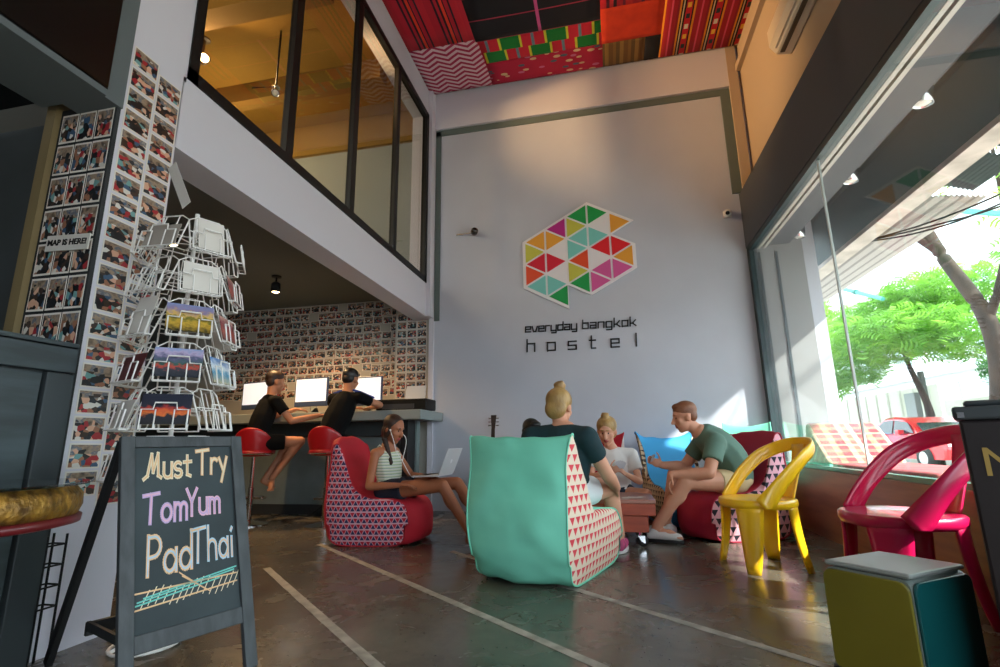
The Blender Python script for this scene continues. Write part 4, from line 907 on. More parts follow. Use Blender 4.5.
# ================================================================== guitar
r = thing('guitar', 'guitar leaning against the grey wall, only its headstock showing above the mint bean bag', 'guitar', (-1.42, 6.35, 0))
gw = P('spruce_body', '#a8743c', .3); dk = P('dark_neck_wood', '#2a1c16', .4)
base_ = V((-1.42, 6.18, .04)); up_ = V((0, .11, .995)).normalized()
def gp3(x, y, d=0): return base_+V((x, 0, 0))+up_*y+V((0, -.995, .11))*d
outl = crom([(0, 0, 0), (.17, .05, 0), (.20, .18, 0), (.12, .30, 0), (.14, .40, 0), (.09, .49, 0), (0, .50, 0), (-.09, .49, 0), (-.14, .40, 0), (-.12, .30, 0), (-.20, .18, 0), (-.17, .05, 0)], 5, True)
o = MB(); o.prism([gp3(p.x, p.y) for p in outl], gp3(0, 0, .09)-gp3(0, 0)); o.build('body', gw, r, r.location)
o = MB(); o.prism([gp3(-.025, .45, .085), gp3(.025, .45, .085), gp3(.022, .98, .07), (gp3(-.022, .98, .07))], gp3(0, 0, .02)-gp3(0, 0)); o.build('neck', dk, r, r.location)
o = MB(); o.prism([gp3(-.022, .98, .065), gp3(.022, .98, .065), gp3(.035, 1.15, .05), gp3(-.035, 1.15, .05)], gp3(0, 0, .016)-gp3(0, 0)); hs = o.build('headstock', dk, r, r.location)
for y in (1.02, 1.065, 1.11):
    for sx in (-1, 1):
        o = MB(); o.tube([gp3(sx*.03, y, .06), gp3(sx*.058, y, .06)], .006); o.lathe([(.010, -.006), (.010, .006)], gp3(sx*.06, y, .06), 10, (1, 0, 0)); o.build('tuning_peg', chrome, hs, (0, 0, 0)); 
for o_ in hs.children: o_.location = -r.location
# ================================================================== white lines taped on the floor
def tape(a, b, w, label):
    a, b = V(a), V(b); o = MB(); d = (b-a); L = d.length; d.normalize(); nn = V((-d.y, d.x, 0)); m_ = 24; pts = []
    for i in range(m_+1):
        for s in (-1, 1): pts.append(a+d*L*i/m_+nn*s*w/2*(1+.08*R_.uniform(-1, 1))+V((0, 0, .0018)))
    o.grid(pts, m_+1, 2); tag(o.build('floor_line', P('worn_white_paint', '#b5b0a6', .55, col2='#8d887e', scale=14), org=tuple((a+b)/2), solid=.0012), label, 'line', 'white lines on the concrete floor')
tape((-2.45, 3.40, 0), (-.60, 1.72, 0), .048, 'white line on the floor, nearest the chalkboard')
tape((-2.55, 4.24, 0), (.35, 1.82, 0), .048, 'white line on the floor running out from the red bean bag')
tape((-1.30, 4.12, 0), (1.4, 1.77, 0), .048, 'white line on the floor running out from under the mint bean bag')
# ================================================================== people
def basis(a, b, c): 
    m = Matrix.Identity(3)
    for i in range(3): m[i][0], m[i][1], m[i][2] = a[i], b[i], c[i]
    return m.to_4x4()
class Blob:
    """overlapping rounded solids fused into one continuous surface"""
    def __init__(s): s.b = bmesh.new(); s.paints = []
    def ell(s, c, r, ax=None, sub=3):
        m = Matrix.Translation(V(c)) @ (ax or Matrix.Identity(4)) @ Matrix.Diagonal((*r, 1)); bmesh.ops.create_icosphere(s.b, subdivisions=sub, radius=1, matrix=m); return s
    def cone(s, p, q, r0, r1, caps=True, n=16):
        p, q = V(p), V(q); d = q-p; L = d.length
        if L < 1e-5: return s
        m = Matrix.Translation((p+q)/2) @ d.to_track_quat('Z', 'Y').to_matrix().to_4x4()
        bmesh.ops.create_cone(s.b, cap_ends=True, cap_tris=True, segments=n, radius1=r0, radius2=r1, depth=L, matrix=m)
        if caps: s.ell(p, (r0,)*3, sub=2); s.ell(q, (r1,)*3, sub=2)
        return s
    def chain(s, pts, rs):
        for i in range(len(pts)-1): s.cone(pts[i], pts[i+1], rs[i], rs[i+1])
        return s
    def build(s, name, mats, parent, org, vox=.01, sm=4, paint=None):
        me = bpy.data.meshes.new(name); s.b.to_mesh(me); s.b.free()
        o = bpy.data.objects.new(name, me); COL.objects.link(o)
        md = o.modifiers.new('r', 'REMESH'); md.mode = 'VOXEL'; md.voxel_size = vox
        if sm: m2 = o.modifiers.new('s', 'SMOOTH'); m2.iterations = sm; m2.factor = .5
        dg = bpy.context.evaluated_depsgraph_get(); dg.update()
        nm = bpy.data.meshes.new_from_object(o.evaluated_get(dg)); o.modifiers.clear(); o.data = nm; bpy.data.meshes.remove(me); nm.name = name
        ms = mats if isinstance(mats, (list, tuple)) else [mats]
        nm.materials.clear()
        for m in ms: nm.materials.append(m)
        if paint:
            for f in nm.polygons:
                c = f.center
                for pc, pr, idx in paint:
                    if (c-pc).length < pr: f.material_index = idx; break
        nm.transform(Matrix.Translation(-V(org)))
        nm.polygons.foreach_set('use_smooth', [True]*len(nm.polygons))
        o.parent = parent; return o

def skin(name, c1, c2): return P(name, c1, .5, col2=c2, scale=5, spec=.35)
eyem = P('eye_dark', '#2a201c', .25); lipm = P('lip_tone', '#a4504a', .45)
def torso(b, sp, side, ws, ds, grow=0, top=1.0, bottom=0.0, n=30):
    """sp: pelvis, waist, chest, neck-base points"""
    c = crom(sp, 6); m = len(c)-1
    for i in range(n+1):
        q = bottom+(top-bottom)*i/n; k_ = min(int(q*m), m-1); t = q*m-k_; p = c[k_].lerp(c[k_+1], t); up = (c[min(k_+1, m)]-c[max(k_-1, 0)]).normalized()
        f = side.cross(up).normalized(); s_ = up.cross(f).normalized()
        def ip(a):
            x = q*(len(a)-1); j = min(int(x), len(a)-2); return a[j]+(a[j+1]-a[j])*(x-j)
        b.ell(p, (ip(ws)+grow, ip(ds)+grow, .055), basis(s_, f, up), sub=2)
def hand(b, wr, d, n_, t_, curl=.5, s=1.0, spread=.0):
    """wrist, finger direction, palm normal, thumb side"""
    d = V(d).normalized(); t_ = (V(t_)-d*V(t_).dot(d)).normalized(); n_ = t_.cross(d) if V(n_).dot(t_.cross(d)) > 0 else -t_.cross(d)
    b.ell(wr+d*.045*s, (.040*s, .050*s, .015*s), basis(t_, d, n_))
    for i, L in enumerate((.070, .079, .073, .056)):
        p = wr+d*.083*s+t_*(.028-.0187*i)*s; dd = d.copy(); r_ = .0088*s
        for k_, fr in enumerate((.45, .31, .24)):
            a = curl*(.7 if k_ == 0 else 1.0); dd = (dd*math.cos(a)+n_*math.sin(a)).normalized()
            q = p+dd*L*fr*s; b.cone(p, q, r_, r_*.92, n=10); p = q; r_ *= .93
            nn = -(dd.cross(t_)).normalized()
            n_l = nn if nn.dot(n_) > 0 or True else -nn
    p = wr+d*.02*s+t_*.030*s; dd = (d*.62+t_*.72+n_*.25).normalized(); r_ = .0105*s
    for L in (.036, .030, .024):
        q = p+dd*L*s; b.cone(p, q, r_, r_*.92, n=10); p = q; dd = (dd+d*.35+n_*.35*curl).normalized(); r_ *= .92
def head(b, c, f, u, s=1.0, fem=False):
    r = f.cross(u).normalized(); ax = basis(r, f, u)
    b.ell(c+u*.028*s-f*.012*s, (.073*s, .092*s, .086*s), ax); b.ell(c-u*.030*s+f*.022*s, (.058*s, .066*s, .082*s), ax)
    b.ell(c-u*.093*s+f*.050*s, (.026*s, .026*s, .022*s), ax); b.ell(c-u*.070*s+f*.020*s, (.048*s, .05*s, .03*s), ax)
    b.ell(c+u*.030*s+f*.068*s, (.046*s, .018*s, .010*s), ax)
    b.cone(c+f*.082*s+u*.012*s, c+f*.104*s-u*.026*s, .008*s, .0135*s); b.ell(c+f*.098*s-u*.030*s, (.017*s, .010*s, .009*s), ax)
    b.ell(c+f*.082*s-u*.056*s, (.023*s, .011*s, .007*s), ax); b.ell(c+f*.079*s-u*.067*s, (.019*s, .011*s, .008*s), ax)
    for k_ in (-1, 1):
        b.ell(c+r*.074*s*k_-f*.006*s-u*.012*s, (.011*s, .020*s, .031*s), ax); b.ell(c+f*.055*s+r*.036*s*k_-u*.022*s, (.024*s, .022*s, .024*s), ax)
    pa = [(c+f*.083*s+r*.030*s*k_+u*.008*s, .0125*s, 1) for k_ in (-1, 1)] + [(c+f*.090*s-u*.0615*s+r*.012*s*k_, .0145*s, 2) for k_ in (-1, 0, 1)]
    pa += [(c+f*.086*s+r*(.030+.010*j)*s*k_+u*.031*s, .0085*s, 3) for k_ in (-1, 1) for j in (-1, 0, 1)]
    return pa
def person(name, label, J, skm, hairm, group=None, fem=False, s=1.0, clothes=(), hair=None, hands=(), bw=None, bd=None, lim=1.0, vox=.0085):
    """J: joint positions (world). one continuous body; clothes and hair are children"""
    J = {k_: V(v) if not isinstance(v, (int, float)) else v for k_, v in J.items()}
    side = (J['shR']-J['shL']).normalized(); J['lim'] = lim
    org = V((J['pel'].x, J['pel'].y, J.get('z0', 0.0) if isinstance(J.get('z0', 0.0), float) else 0))
    r = thing('person', label, 'person', org, 0, group); s *= 1.13
    f = J['face'].normalized(); u = V((0, 0, 1)); u = (u-f*u.dot(f)).normalized()
    b = Blob()
    ws = bw or ([.155, .125, .145, .13, .07] if fem else [.15, .14, .165, .15, .08]); ds = bd or ([.11, .09, .105, .09, .055] if fem else [.11, .105, .115, .10, .06])
    sp = [J['pel'], J['wai'], J['che'], J['nb']]
    torso(b, sp, side, ws, ds)
    b.cone(J['nb'], J['head']-u*.06-f*.015, .052*s if not fem else .046*s, .048*s if not fem else .042*s)
    pa = head(b, J['head'], f, u, s, fem)
    ar = (.85 if fem else 1.0)*lim
    for k_ in 'RL':
        sh, el, wr = J['sh'+k_], J['el'+k_], J['wr'+k_]
        b.ell(sh, (.055*ar,)*3); b.cone(J['nb'].lerp(J['che'], .35), sh, .055*ar, .050*ar)
        b.cone(sh, el, .048*ar, .039*ar); b.cone(el, el.lerp(wr, .3), .039*ar, .040*ar); b.cone(el.lerp(wr, .3), wr, .040*ar, .025*ar)
        if 'kn'+k_ in J:
            hp = J['pel']+side*(.085 if k_ == 'R' else -.085)-V((0, 0, .01)); kn, an, to = J['kn'+k_], J['an'+k_], J['to'+k_]
            lg = lim
            b.cone(hp, kn, .085*lg, .054*lg); b.cone(kn, an, .052*lg, .034*lg)
            sh_ = (an-kn).normalized(); back = (kn-hp).normalized(); back = (-(back-sh_*back.dot(sh_))).normalized() if (back-sh_*back.dot(sh_)).length > .05 else V((0, 0, 0))
            b.ell(kn.lerp(an, .3)+back*.012, (.050*lg, .050*lg, .10), sh_.to_track_quat('Z', 'Y').to_matrix().to_4x4())
            ft = (to-an); heel = an+V((0, 0, -.045)) - V((ft.x, ft.y, 0)).normalized()*.03
            b.cone(an, heel, .034, .030); b.chain([heel, an.lerp(to, .55)+V((0, 0, -.012)), to], [.032, .036, .022])
            tn = V((ft.x, ft.y, 0)).normalized(); ts = tn.cross(V((0, 0, 1)))
            for i in range(5): b.cone(to+ts*(.026-.013*i)-tn*.02, to+ts*(.028-.014*i)+tn*(.028-.006*i)+V((0, 0, -.008)), .0125-.001*i, .009, n=8)
    for k_, d, n_, t_, cu in hands: hand(b, J['wr'+k_], V(d), V(n_), V(t_), cu, .95 if fem else 1.05)
    b.build('body', [skm, eyem, lipm, hairm], r, org, vox, 2, pa)
    for cname, fn, m, vx in clothes:
        cb = Blob(); fn(cb, J, side, sp, ws, ds); cb.build(cname, m, r, org, vx, 3)
    hb = Blob(); rr = f.cross(u).normalized(); ax = basis(rr, f, u); hair(hb, J['head'], f, u, rr, ax, s); hb.build('hair', hairm, r, org, .008, 2)
    return r, J
# clothing pieces
def tee(grow=.014, sl=.5, bottom=.12, top=.93, slr=.064, drop=0):
    def fn(b, J, side, sp, ws, ds):
        torso(b, sp, side, ws, ds, grow, top, bottom)
        for k_ in 'RL':
            sh, el = J['sh'+k_], J['el'+k_]; e = sh.lerp(el, sl); L_ = J.get('lim', 1.0)
            b.ell(sh, (.070*L_,)*3); b.cone(sp[3].lerp(sp[2], .35), sh, .068*L_, .066*L_); b.cone(sh, e, .068*L_, max(slr, .060*L_), caps=False, n=20)
    return fn
def shorts(frac=.5, r0=.102, r1=.088, top=.22):
    def fn(b, J, side, sp, ws, ds):
        torso(b, sp, side, ws, ds, .020, top, 0, 10); b.ell(sp[0], (ws[0]+.02, ds[0]+.02, .10), basis(side, side.cross(V((0, 0, 1))), V((0, 0, 1))))
        for k_ in 'RL':
            hp = J['pel']+side*(.085 if k_ == 'R' else -.085)-V((0, 0, .01)); e = hp.lerp(J['kn'+k_], frac); b.cone(hp, e, r0, r1, caps=False, n=22); b.ell(hp, (r0,)*3)
    return fn
def hair_short(b, c, f, u, r, ax, s):
    b.ell(c+u*.050*s-f*.020*s, (.078*s, .094*s, .076*s), ax); b.ell(c-f*.048*s+u*.004*s, (.070*s, .052*s, .062*s), ax); b.ell(c+u*.092*s+f*.030*s, (.052*s, .042*s, .026*s), ax)
def bun(off_u, off_f, rad=.045):
    def fn(b, c, f, u, r, ax, s):
        b.ell(c+u*.042*s-f*.024*s, (.086*s, .098*s, .086*s), ax); b.ell(c-f*.058*s-u*.022*s, (.076*s, .056*s, .074*s), ax)
        b.ell(c+u*off_u-f*off_f, (rad, rad, rad*.85), ax)
        for i in range(7):
            a = i*.9; b.ell(c+u*(off_u+.4*rad*math.sin(a*1.7))-f*(off_f+.6*rad*math.cos(a))+r*rad*.7*math.sin(a), (rad*.45, rad*.5, rad*.4), ax, 2)
    return fn
# ---- materials
sk_tan = skin('tan_skin', '#a8694a', '#9a5e42'); sk_fair = skin('fair_skin', '#d59c80', '#cb8e72'); sk_mid = skin('warm_skin', '#c08464', '#b37858')
h_dark = P('dark_brown_hair', '#2a1a14', .5, col2='#3d261a', scale=14, stretch=(1, 1, .2), bump=.4, bscale=90)
h_black = P('black_hair', '#121113', .45, bump=.3, bscale=80); h_blond = P('blond_hair', '#b8935a', .5, col2='#8a6638', scale=12, stretch=(1, 1, .25), bump=.5, bscale=90)
h_ginger = P('light_brown_hair', '#6e4128', .55, col2='#84543a', scale=12, bump=.4, bscale=90)
blk = P('black_jersey', '#050608', .9, spec=.2, bump=.1, bscale=40); teal = P('dark_teal_jersey', '#0e2c32', .85, bump=.15, bscale=30); whi = P('white_jersey', '#d8d2ce', .85, bump=.15, bscale=30)
grn = P('sage_green_jersey', '#587568', .85, col2='#617e70', scale=3, bump=.25, bscale=14); navy = P('navy_shorts', '#1a2030', .85); whs = P('white_shorts_cloth', '#d9d8da', .85); crs = P('cream_shorts', '#d8bd90', .85)
k = NT('striped_top_cloth', .8); x_, y_, z_ = k.obj(); f_ = k.math('FRACT', k.math('DIVIDE', z_, .026)); strp = k.out(k.ramp(f_, [(0, '#d8d8cc'), (.55, '#7d9a8c'), (.75, '#c8cfa8')]))

# 1 person on the left stool --------------------------------------
person('person', 'person in black T-shirt and shorts on a red stool, bare feet tucked back',
 dict(pel=(-3.96, 5.12, .90), wai=(-3.96, 5.16, 1.05), che=(-3.94, 5.24, 1.28), nb=(-3.92, 5.28, 1.43), head=(-3.90, 5.31, 1.60), face=(.55, .8, -.12),
  shR=(-3.76, 5.16, 1.36), shL=(-4.10, 5.40, 1.36), elR=(-3.60, 5.24, 1.13), wrR=(-3.38, 5.46, 1.20), elL=(-4.08, 5.62, 1.22), wrL=(-3.88, 5.72, 1.30),
  knR=(-3.54, 5.36, .90), anR=(-3.78, 5.22, .50), toR=(-3.70, 5.10, .38), knL=(-3.80, 5.56, .90), anL=(-3.96, 5.36, .50), toL=(-3.92, 5.42, .38), z0=.8),
 sk_mid, h_dark, None, False, 1.0, (('tshirt', tee(.016, .55), blk, .012), ('shorts', shorts(.62), blk, .012)), hair_short,
 (('R', (.6, .8, .1), (0, 0, -1), (-.6, .4, 0), .35), ('L', (.5, .8, 0), (0, 0, -1), (.7, -.3, 0), .35)))
# 2 person on the right stool
def stripeL(b, J, side, sp, ws, ds):
    for k_ in 'RL':
        sh, el = J['sh'+k_], J['el'+k_]; b.cone(sp[3].lerp(sh, .45)+V((0, 0, .058)), sh+V((0, 0, .062)), .016, .018); b.cone(sh+V((0, 0, .062))+(el-sh)*.02, sh.lerp(el, .48)+V((.045, .0, .040)), .018, .016)
person('person', 'person in black T-shirt with blue shoulder stripes leaning on the counter',
 dict(pel=(-3.05, 5.18, .90), wai=(-3.04, 5.20, 1.04), che=(-2.98, 5.28, 1.28), nb=(-2.95, 5.33, 1.44), head=(-2.96, 5.40, 1.60), face=(.12, .95, -.25),
  shR=(-2.79, 5.32, 1.38), shL=(-3.15, 5.36, 1.38), elR=(-2.66, 5.58, 1.31), wrR=(-2.84, 5.74, 1.30), elL=(-3.28, 5.56, 1.30), wrL=(-3.10, 5.74, 1.30),
  knR=(-2.92, 5.56, .86), anR=(-2.96, 5.44, .45), toR=(-2.94, 5.58, .36), knL=(-3.18, 5.54, .86), anL=(-3.16, 5.44, .45), toL=(-3.16, 5.58, .36), z0=.8),
 sk_mid, h_black, None, False, 1.0, (('tshirt', tee(.016, .5), blk, .012), ('shoulder_stripe', stripeL, P('royal_blue_trim', '#1f3f9a', .7), .010), ('shorts', shorts(.6), blk, .012)), hair_short,
 (('R', (-.7, .6, 0), (0, 0, -1), (-.2, -.7, 0), .3), ('L', (.7, .6, 0), (0, 0, -1), (.2, -.7, 0), .3)))
# 3 woman with the laptop
def cami(b, J, side, sp, ws, ds):
    torso(b, sp, side, ws, ds, .012, .74, .10)
    for k_ in 'RL':
        sh = J['sh'+k_]; m_ = sp[3].lerp(sh, .62); b.cone(m_+V((-.01, 0, .050)), m_+V((.085, 0, -.06)), .007, .009, n=8); b.cone(m_+V((-.01, 0, .050)), m_+V((-.09, 0, -.06)), .007, .009, n=8)
def hair_braid(b, c, f, u, r, ax, s):
    b.ell(c+u*.040*s-f*.026*s, (.080*s, .094*s, .084*s), ax); b.ell(c-f*.055*s-u*.030*s, (.070*s, .052*s, .085*s), ax)
    for k_ in (-1, 1): b.ell(c+r*.066*s*k_-f*.012*s-u*.02*s, (.018, .040, .070), ax)
    p = c-f*.02-u*.10+r*.062
    for i in range(8): b.ell(p+V((.012*i, -.004*i, -.030*i)), (.030-.0018*i, .030-.0018*i, .026), ax, 2)
_, JG = person('person', 'woman with a dark braid and striped top using a laptop in the red bean bag',
 dict(pel=(-1.98, 4.42, .46), wai=(-1.99, 4.41, .58), che=(-2.00, 4.39, .73), nb=(-1.99, 4.38, .85), head=(-1.93, 4.36, .985), face=(.88, -.30, -.36),
  shR=(-2.04, 4.22, .77), shL=(-2.0, 4.55, .78), elR=(-2.03, 4.10, .50), wrR=(-1.76, 4.13, .51), elL=(-1.84, 4.58, .56), wrL=(-1.58, 4.42, .55),
  knR=(-1.42, 4.24, .50), anR=(-1.16, 4.22, .11), toR=(-1.03, 4.16, .035), knL=(-1.36, 4.48, .50), anL=(-1.06, 4.42, .11), toL=(-.93, 4.40, .035)),
 sk_tan, h_dark, None, True, .95, (('striped_top', cami, strp, .009), ('navy_shorts', shorts(.34, .100, .094, .16), navy, .011)), hair_braid,
 (('R', (1, .1, -.05), (0, 0, -1), (0, 1, 0), .3), ('L', (1, -.35, -.1), (0, 0, -1), (0, -1, 0), .3)))
lp = V((-1.53, 4.30, .575))
r = thing('laptop', 'silver laptop open on the knees of the woman with the braid', 'laptop', lp)
ma = Matrix.Translation(lp) @ Matrix.Rotation(-.08, 4, 'Z') @ Matrix.Rotation(-.03, 4, 'Y'); alu = P('laptop_aluminium', '#d2d2d6', .35, metal=.2)
o = MB(); o.box((-.12, -.165, 0), (.12, .165, .014), ma); o.build('base', alu, r, lp, bevel=.004)
o = MB(); o.box((-.10, -.15, .0142), (.02, .15, .0155), ma); o.build('keyboard', P('black_keys', '#1b1b1d', .6), r, lp)
ml = ma @ Matrix.Translation((.12, 0, .012)) @ Matrix.Rotation(.42, 4, 'Y'); o = MB(); o.box((0, -.165, 0), (.008, .165, .235), ml); ld_ = o.build('lid', alu, r, lp, bevel=.003)
o = MB(); o.lathe([(.019, -.001), (.019, .001)], ml @ V((.009, 0, .12)), 20, (ml.to_3x3() @ V((1, 0, 0)))); o.build('lid_emblem', P('white_emblem', '#ececf0', .3), ld_, lp)
o = MB(); o.box((-.0015, -.155, .01), (-.0005, .155, .225), ml); o.build('display', P('dim_display', '#4a5058', .2), ld_, lp)
hd = JG['head']
o = MB(); o.tube(crom([hd+V((.0, -.085, -.01)), hd+V((.03, -.075, -.10)), hd+V((.05, -.05, -.20)), hd+V((.09, -.01, -.28)), hd+V((.16, .0, -.40)), hd+V((.2, .0, -.43))], 6), .003, 6); o.tube(crom([hd+V((.03, .07, -.02)), hd+V((.10, .05, -.10)), hd+V((.09, .0, -.28))], 6), .003, 6)
o.lathe([(.004, -.008), (.009, 0), (.007, .008)], hd+V((.0, -.083, -.01)), 10, (0, 1, 0)); tag(o.build('earphones', P('white_cable', '#e6e4e2', .4)), 'white wired earphones hanging from the ears of the woman with the laptop', 'earphones')
# 4 woman in dark teal on the mint bean bag (back to camera)
def necklace(b, J, side, sp, ws, ds): pass
person('person', 'blond person in dark teal T-shirt and white shorts with back to the camera',
 dict(pel=(-.34, 3.86, .50), wai=(-.35, 3.82, .62), che=(-.33, 3.74, .81), nb=(-.34, 3.74, .95), head=(-.35, 3.79, 1.10), face=(.38, .88, -.22),
  shR=(-.16, 3.66, .87), shL=(-.56, 3.76, .88), elR=(-.03, 3.80, .61), wrR=(.03, 4.05, .50), elL=(-.62, 3.98, .62), wrL=(-.42, 4.16, .58),
  knR=(-.02, 4.14, .50), anR=(.03, 4.26, .13), toR=(.06, 4.40, .04), knL=(-.36, 4.26, .52), anL=(-.26, 4.42, .13), toL=(-.24, 4.56, .04)),
 sk_fair, h_blond, None, False, 1.0, (('tshirt', tee(.022, .52, .14, .93, .072), teal, .012), ('white_shorts', shorts(.45, .115, .105), whs, .012)), bun(.160, .030, .044),
 (('R', (.1, .8, -.4), (-1, 0, 0), (0, .3, .8), .5), ('L', (.7, .7, 0), (0, 0, 1), (.2, 0, .8), .6)), [.18, .17, .19, .175, .10], [.14, .13, .135, .115, .07], 1.26)
# 5 dark-haired person mostly hidden
def hair_mess(b, c, f, u, r, ax, s):
    hair_short(b, c, f, u, r, ax, s)
    R = random.Random(4)
    for i in range(16):
        a = R.uniform(0, 6.28); e = R.uniform(.1, 1.3); b.ell(c+u*(.03+.08*math.sin(e))+r*.075*math.cos(e)*math.cos(a)-f*(.01+.08*math.cos(e)*abs(math.sin(a))), (.022,)*3, ax, 2)
person('person', 'dark-haired person mostly hidden behind the blond person with the high bun',
 dict(pel=(-.80, 4.95, .30), wai=(-.80, 4.93, .45), che=(-.78, 4.90, .66), nb=(-.76, 4.87, .80), head=(-.72, 4.80, .935), face=(.62, -.62, -.30),
  shR=(-.94, 4.80, .74), shL=(-.62, 5.0, .74), elR=(-.90, 4.66, .50), wrR=(-.72, 4.60, .42), elL=(-.52, 4.90, .48), wrL=(-.50, 4.70, .42),
  knR=(-.72, 4.52, .34), anR=(-.62, 4.75, .08), toR=(-.52, 4.70, .04), knL=(-.45, 4.75, .34), anL=(-.62, 4.62, .08), toL=(-.72, 4.56, .04)),
 sk_mid, h_black, None, False, .95, (('tshirt', tee(.016, .5), blk, .012), ('shorts', shorts(.6), navy, .012)), hair_mess,
 (('R', (.8, -.1, -.2), (0, 0, 1), (0, .2, .8), .5), ('L', (-.1, -.8, -.2), (0, 0, 1), (0, .2, .8), .5)))
# 6 woman in white
person('person', 'blond woman with a top bun in a white T-shirt looking down at playing cards',
 dict(pel=(.05, 5.34, .33), wai=(.04, 5.33, .46), che=(0.03, 5.29, .63), nb=(0.0, 5.26, .78), head=(-.025, 5.18, .945), face=(-.16, -.93, -.32),
  shR=(-.17, 5.22, .72), shL=(.20, 5.30, .71), elR=(-.20, 5.10, .50), wrR=(-.02, 4.98, .57), elL=(.26, 5.20, .46), wrL=(.13, 5.02, .54),
  knR=(-.26, 5.02, .36), anR=(.02, 5.12, .14), toR=(.12, 5.10, .12), knL=(.30, 5.00, .36), anL=(.02, 5.13, .20), toL=(-.10, 5.10, .16), z0=.05),
 sk_fair, h_blond, None, True, 1.04, (('tshirt', tee(.02, .6, .05, .90, .07), whi, .012), ('shorts', shorts(.25), navy, .012)), bun(.158, .005, .038),
 (('R', (.85, -.4, .3), (.2, 0, 1), (.1, -.2, .9), .7), ('L', (-.6, -.5, .5), (-.4, .3, .6), (-.6, -.2, .7), .8)))
def cardfan(label, c, rz, rx, n=4):
    r = thing('card_fan', label, 'cards', c)
    for i in range(n):
        m_ = Matrix.Rotation(rz, 4, 'Z') @ Matrix.Rotation(rx, 4, 'X') @ Matrix.Rotation((i-(n-1)/2)*.28, 4, 'Y') @ Matrix.Translation((0, .0016*i, .03))
        o = MB(); o.box((-.024, 0, -.036), (.024, .0008, .036), m_); o.build('playing_card', P('card_back_grey', '#a7a2a6', .4), r)
    return r
cardfan('fanned playing cards held up by the woman in the white T-shirt', (.09, 4.93, .61), .2, -.5, 5)
# 7 man in green
person('person', 'man with short light brown hair in a green T-shirt leaning forward with cards',
 dict(pel=(1.06, 4.98, .50), wai=(1.06, 4.97, .63), che=(.95, 4.95, .80), nb=(.80, 4.93, .92), head=(.685, 4.92, 1.055), face=(-.95, -.12, -.22),
  shR=(.86, 5.14, .83), shL=(.90, 4.74, .82), elR=(.68, 5.18, .60), wrR=(.46, 5.06, .62), elL=(.80, 4.62, .57), wrL=(.50, 4.66, .56),
  knR=(.58, 5.16, .52), anR=(.46, 5.04, .13), toR=(.32, 5.02, .045), knL=(.62, 4.68, .50), anL=(.35, 4.74, .125), toL=(.53, 4.67, .05)),
 sk_fair, h_ginger, None, False, 1.03, (('tshirt', tee(.024, .60, .06, .94, .082), grn, .012), ('cream_shorts', shorts(.40, .110, .100), crs, .012)), hair_short,
 (('R', (-.8, -.1, .4), (0, -1, .2), (.2, 0, .9), .6), ('L', (-.35, -.1, -.9), (1, 0, -.3), (.0, -.9, 0), .45)), [.18, .175, .195, .17, .10], [.14, .14, .14, .12, .08], 1.28)
cardfan('two playing cards held low by the man in the sage green T-shirt', (.37, 5.0, .66), 1.0, .5, 2)
# shoes ------------------------------------------------------------
def sneaker(label, an, to, up_m, sole_m, group=None, s=1.0):
    an, to = V(an), V(to); d = V((to.x-an.x, to.y-an.y, 0)).normalized(); sd = d.cross(V((0, 0, 1)))
    c = V((an.x, an.y, 0))-d*.05; r = thing('sneaker', label, 'shoe', c, 0, group)
    b = Blob(); b.cone(c+V((0, 0, .05))+d*.02, c+V((0, 0, .078))+d*.035, .044*s, .046*s); b.chain([c+V((0, 0, .052)), c+d*.13+V((0, 0, .056)), c+d*.23+V((0, 0, .045))], [.044*s, .046*s, .036*s])
    b.build('upper', up_m, r, c, .008, 3)
    o = MB(); out_ = []
    for i in range(28):
        a = i*2*math.pi/28; x = .118+.155*math.cos(a)*s; w_ = (.046-.007*math.cos(a))*s; out_.append(c+d*x+sd*w_*math.sin(a)*1.05)
    o.prism([p+V((0, 0, .002)) for p in out_], (0, 0, .026)); o.build('sole', sole_m, r, c, bevel=.006)
    for i in range(3):
        p = c+d*(.09+.03*i)+V((0, 0, .098-.006*i)); o = MB(); o.tube([p-sd*.024, p+V((0, 0, .006)), p+sd*.024], .0035, 6); o.build('lace', P('white_lace', '#e9e6e2', .6), r, c)
    return r
wcv = P('white_canvas_shoe', '#e2dfdd', .7); bsl = P('black_sole', '#17181a', .6); pnk = P('pink_black_mesh', '#2a2024', .7, col2='#e0508a', scale=9)
sneaker('white sneaker with black sole on the near foot of the man in green', (.35, 4.74, .12), (.53, 4.67, .05), wcv, bsl, 'sneakers under the card players')
sneaker('white sneaker behind the near one, on the far foot of the man in green', (.46, 5.04, .12), (.32, 5.02, .05), wcv, bsl, 'sneakers under the card players')
sneaker('pink and black running shoe below the mint bean bag front, beside the table', (.03, 4.26, .12), (.06, 4.40, .04), pnk, P('white_sole', '#dfdcda', .5), 'sneakers under the card players')
sneaker('pink and black running shoe farther under the table edge', (-.26, 4.42, .12), (-.24, 4.56, .04), pnk, P('white_sole', '#dfdcda', .5), 'sneakers under the card players')
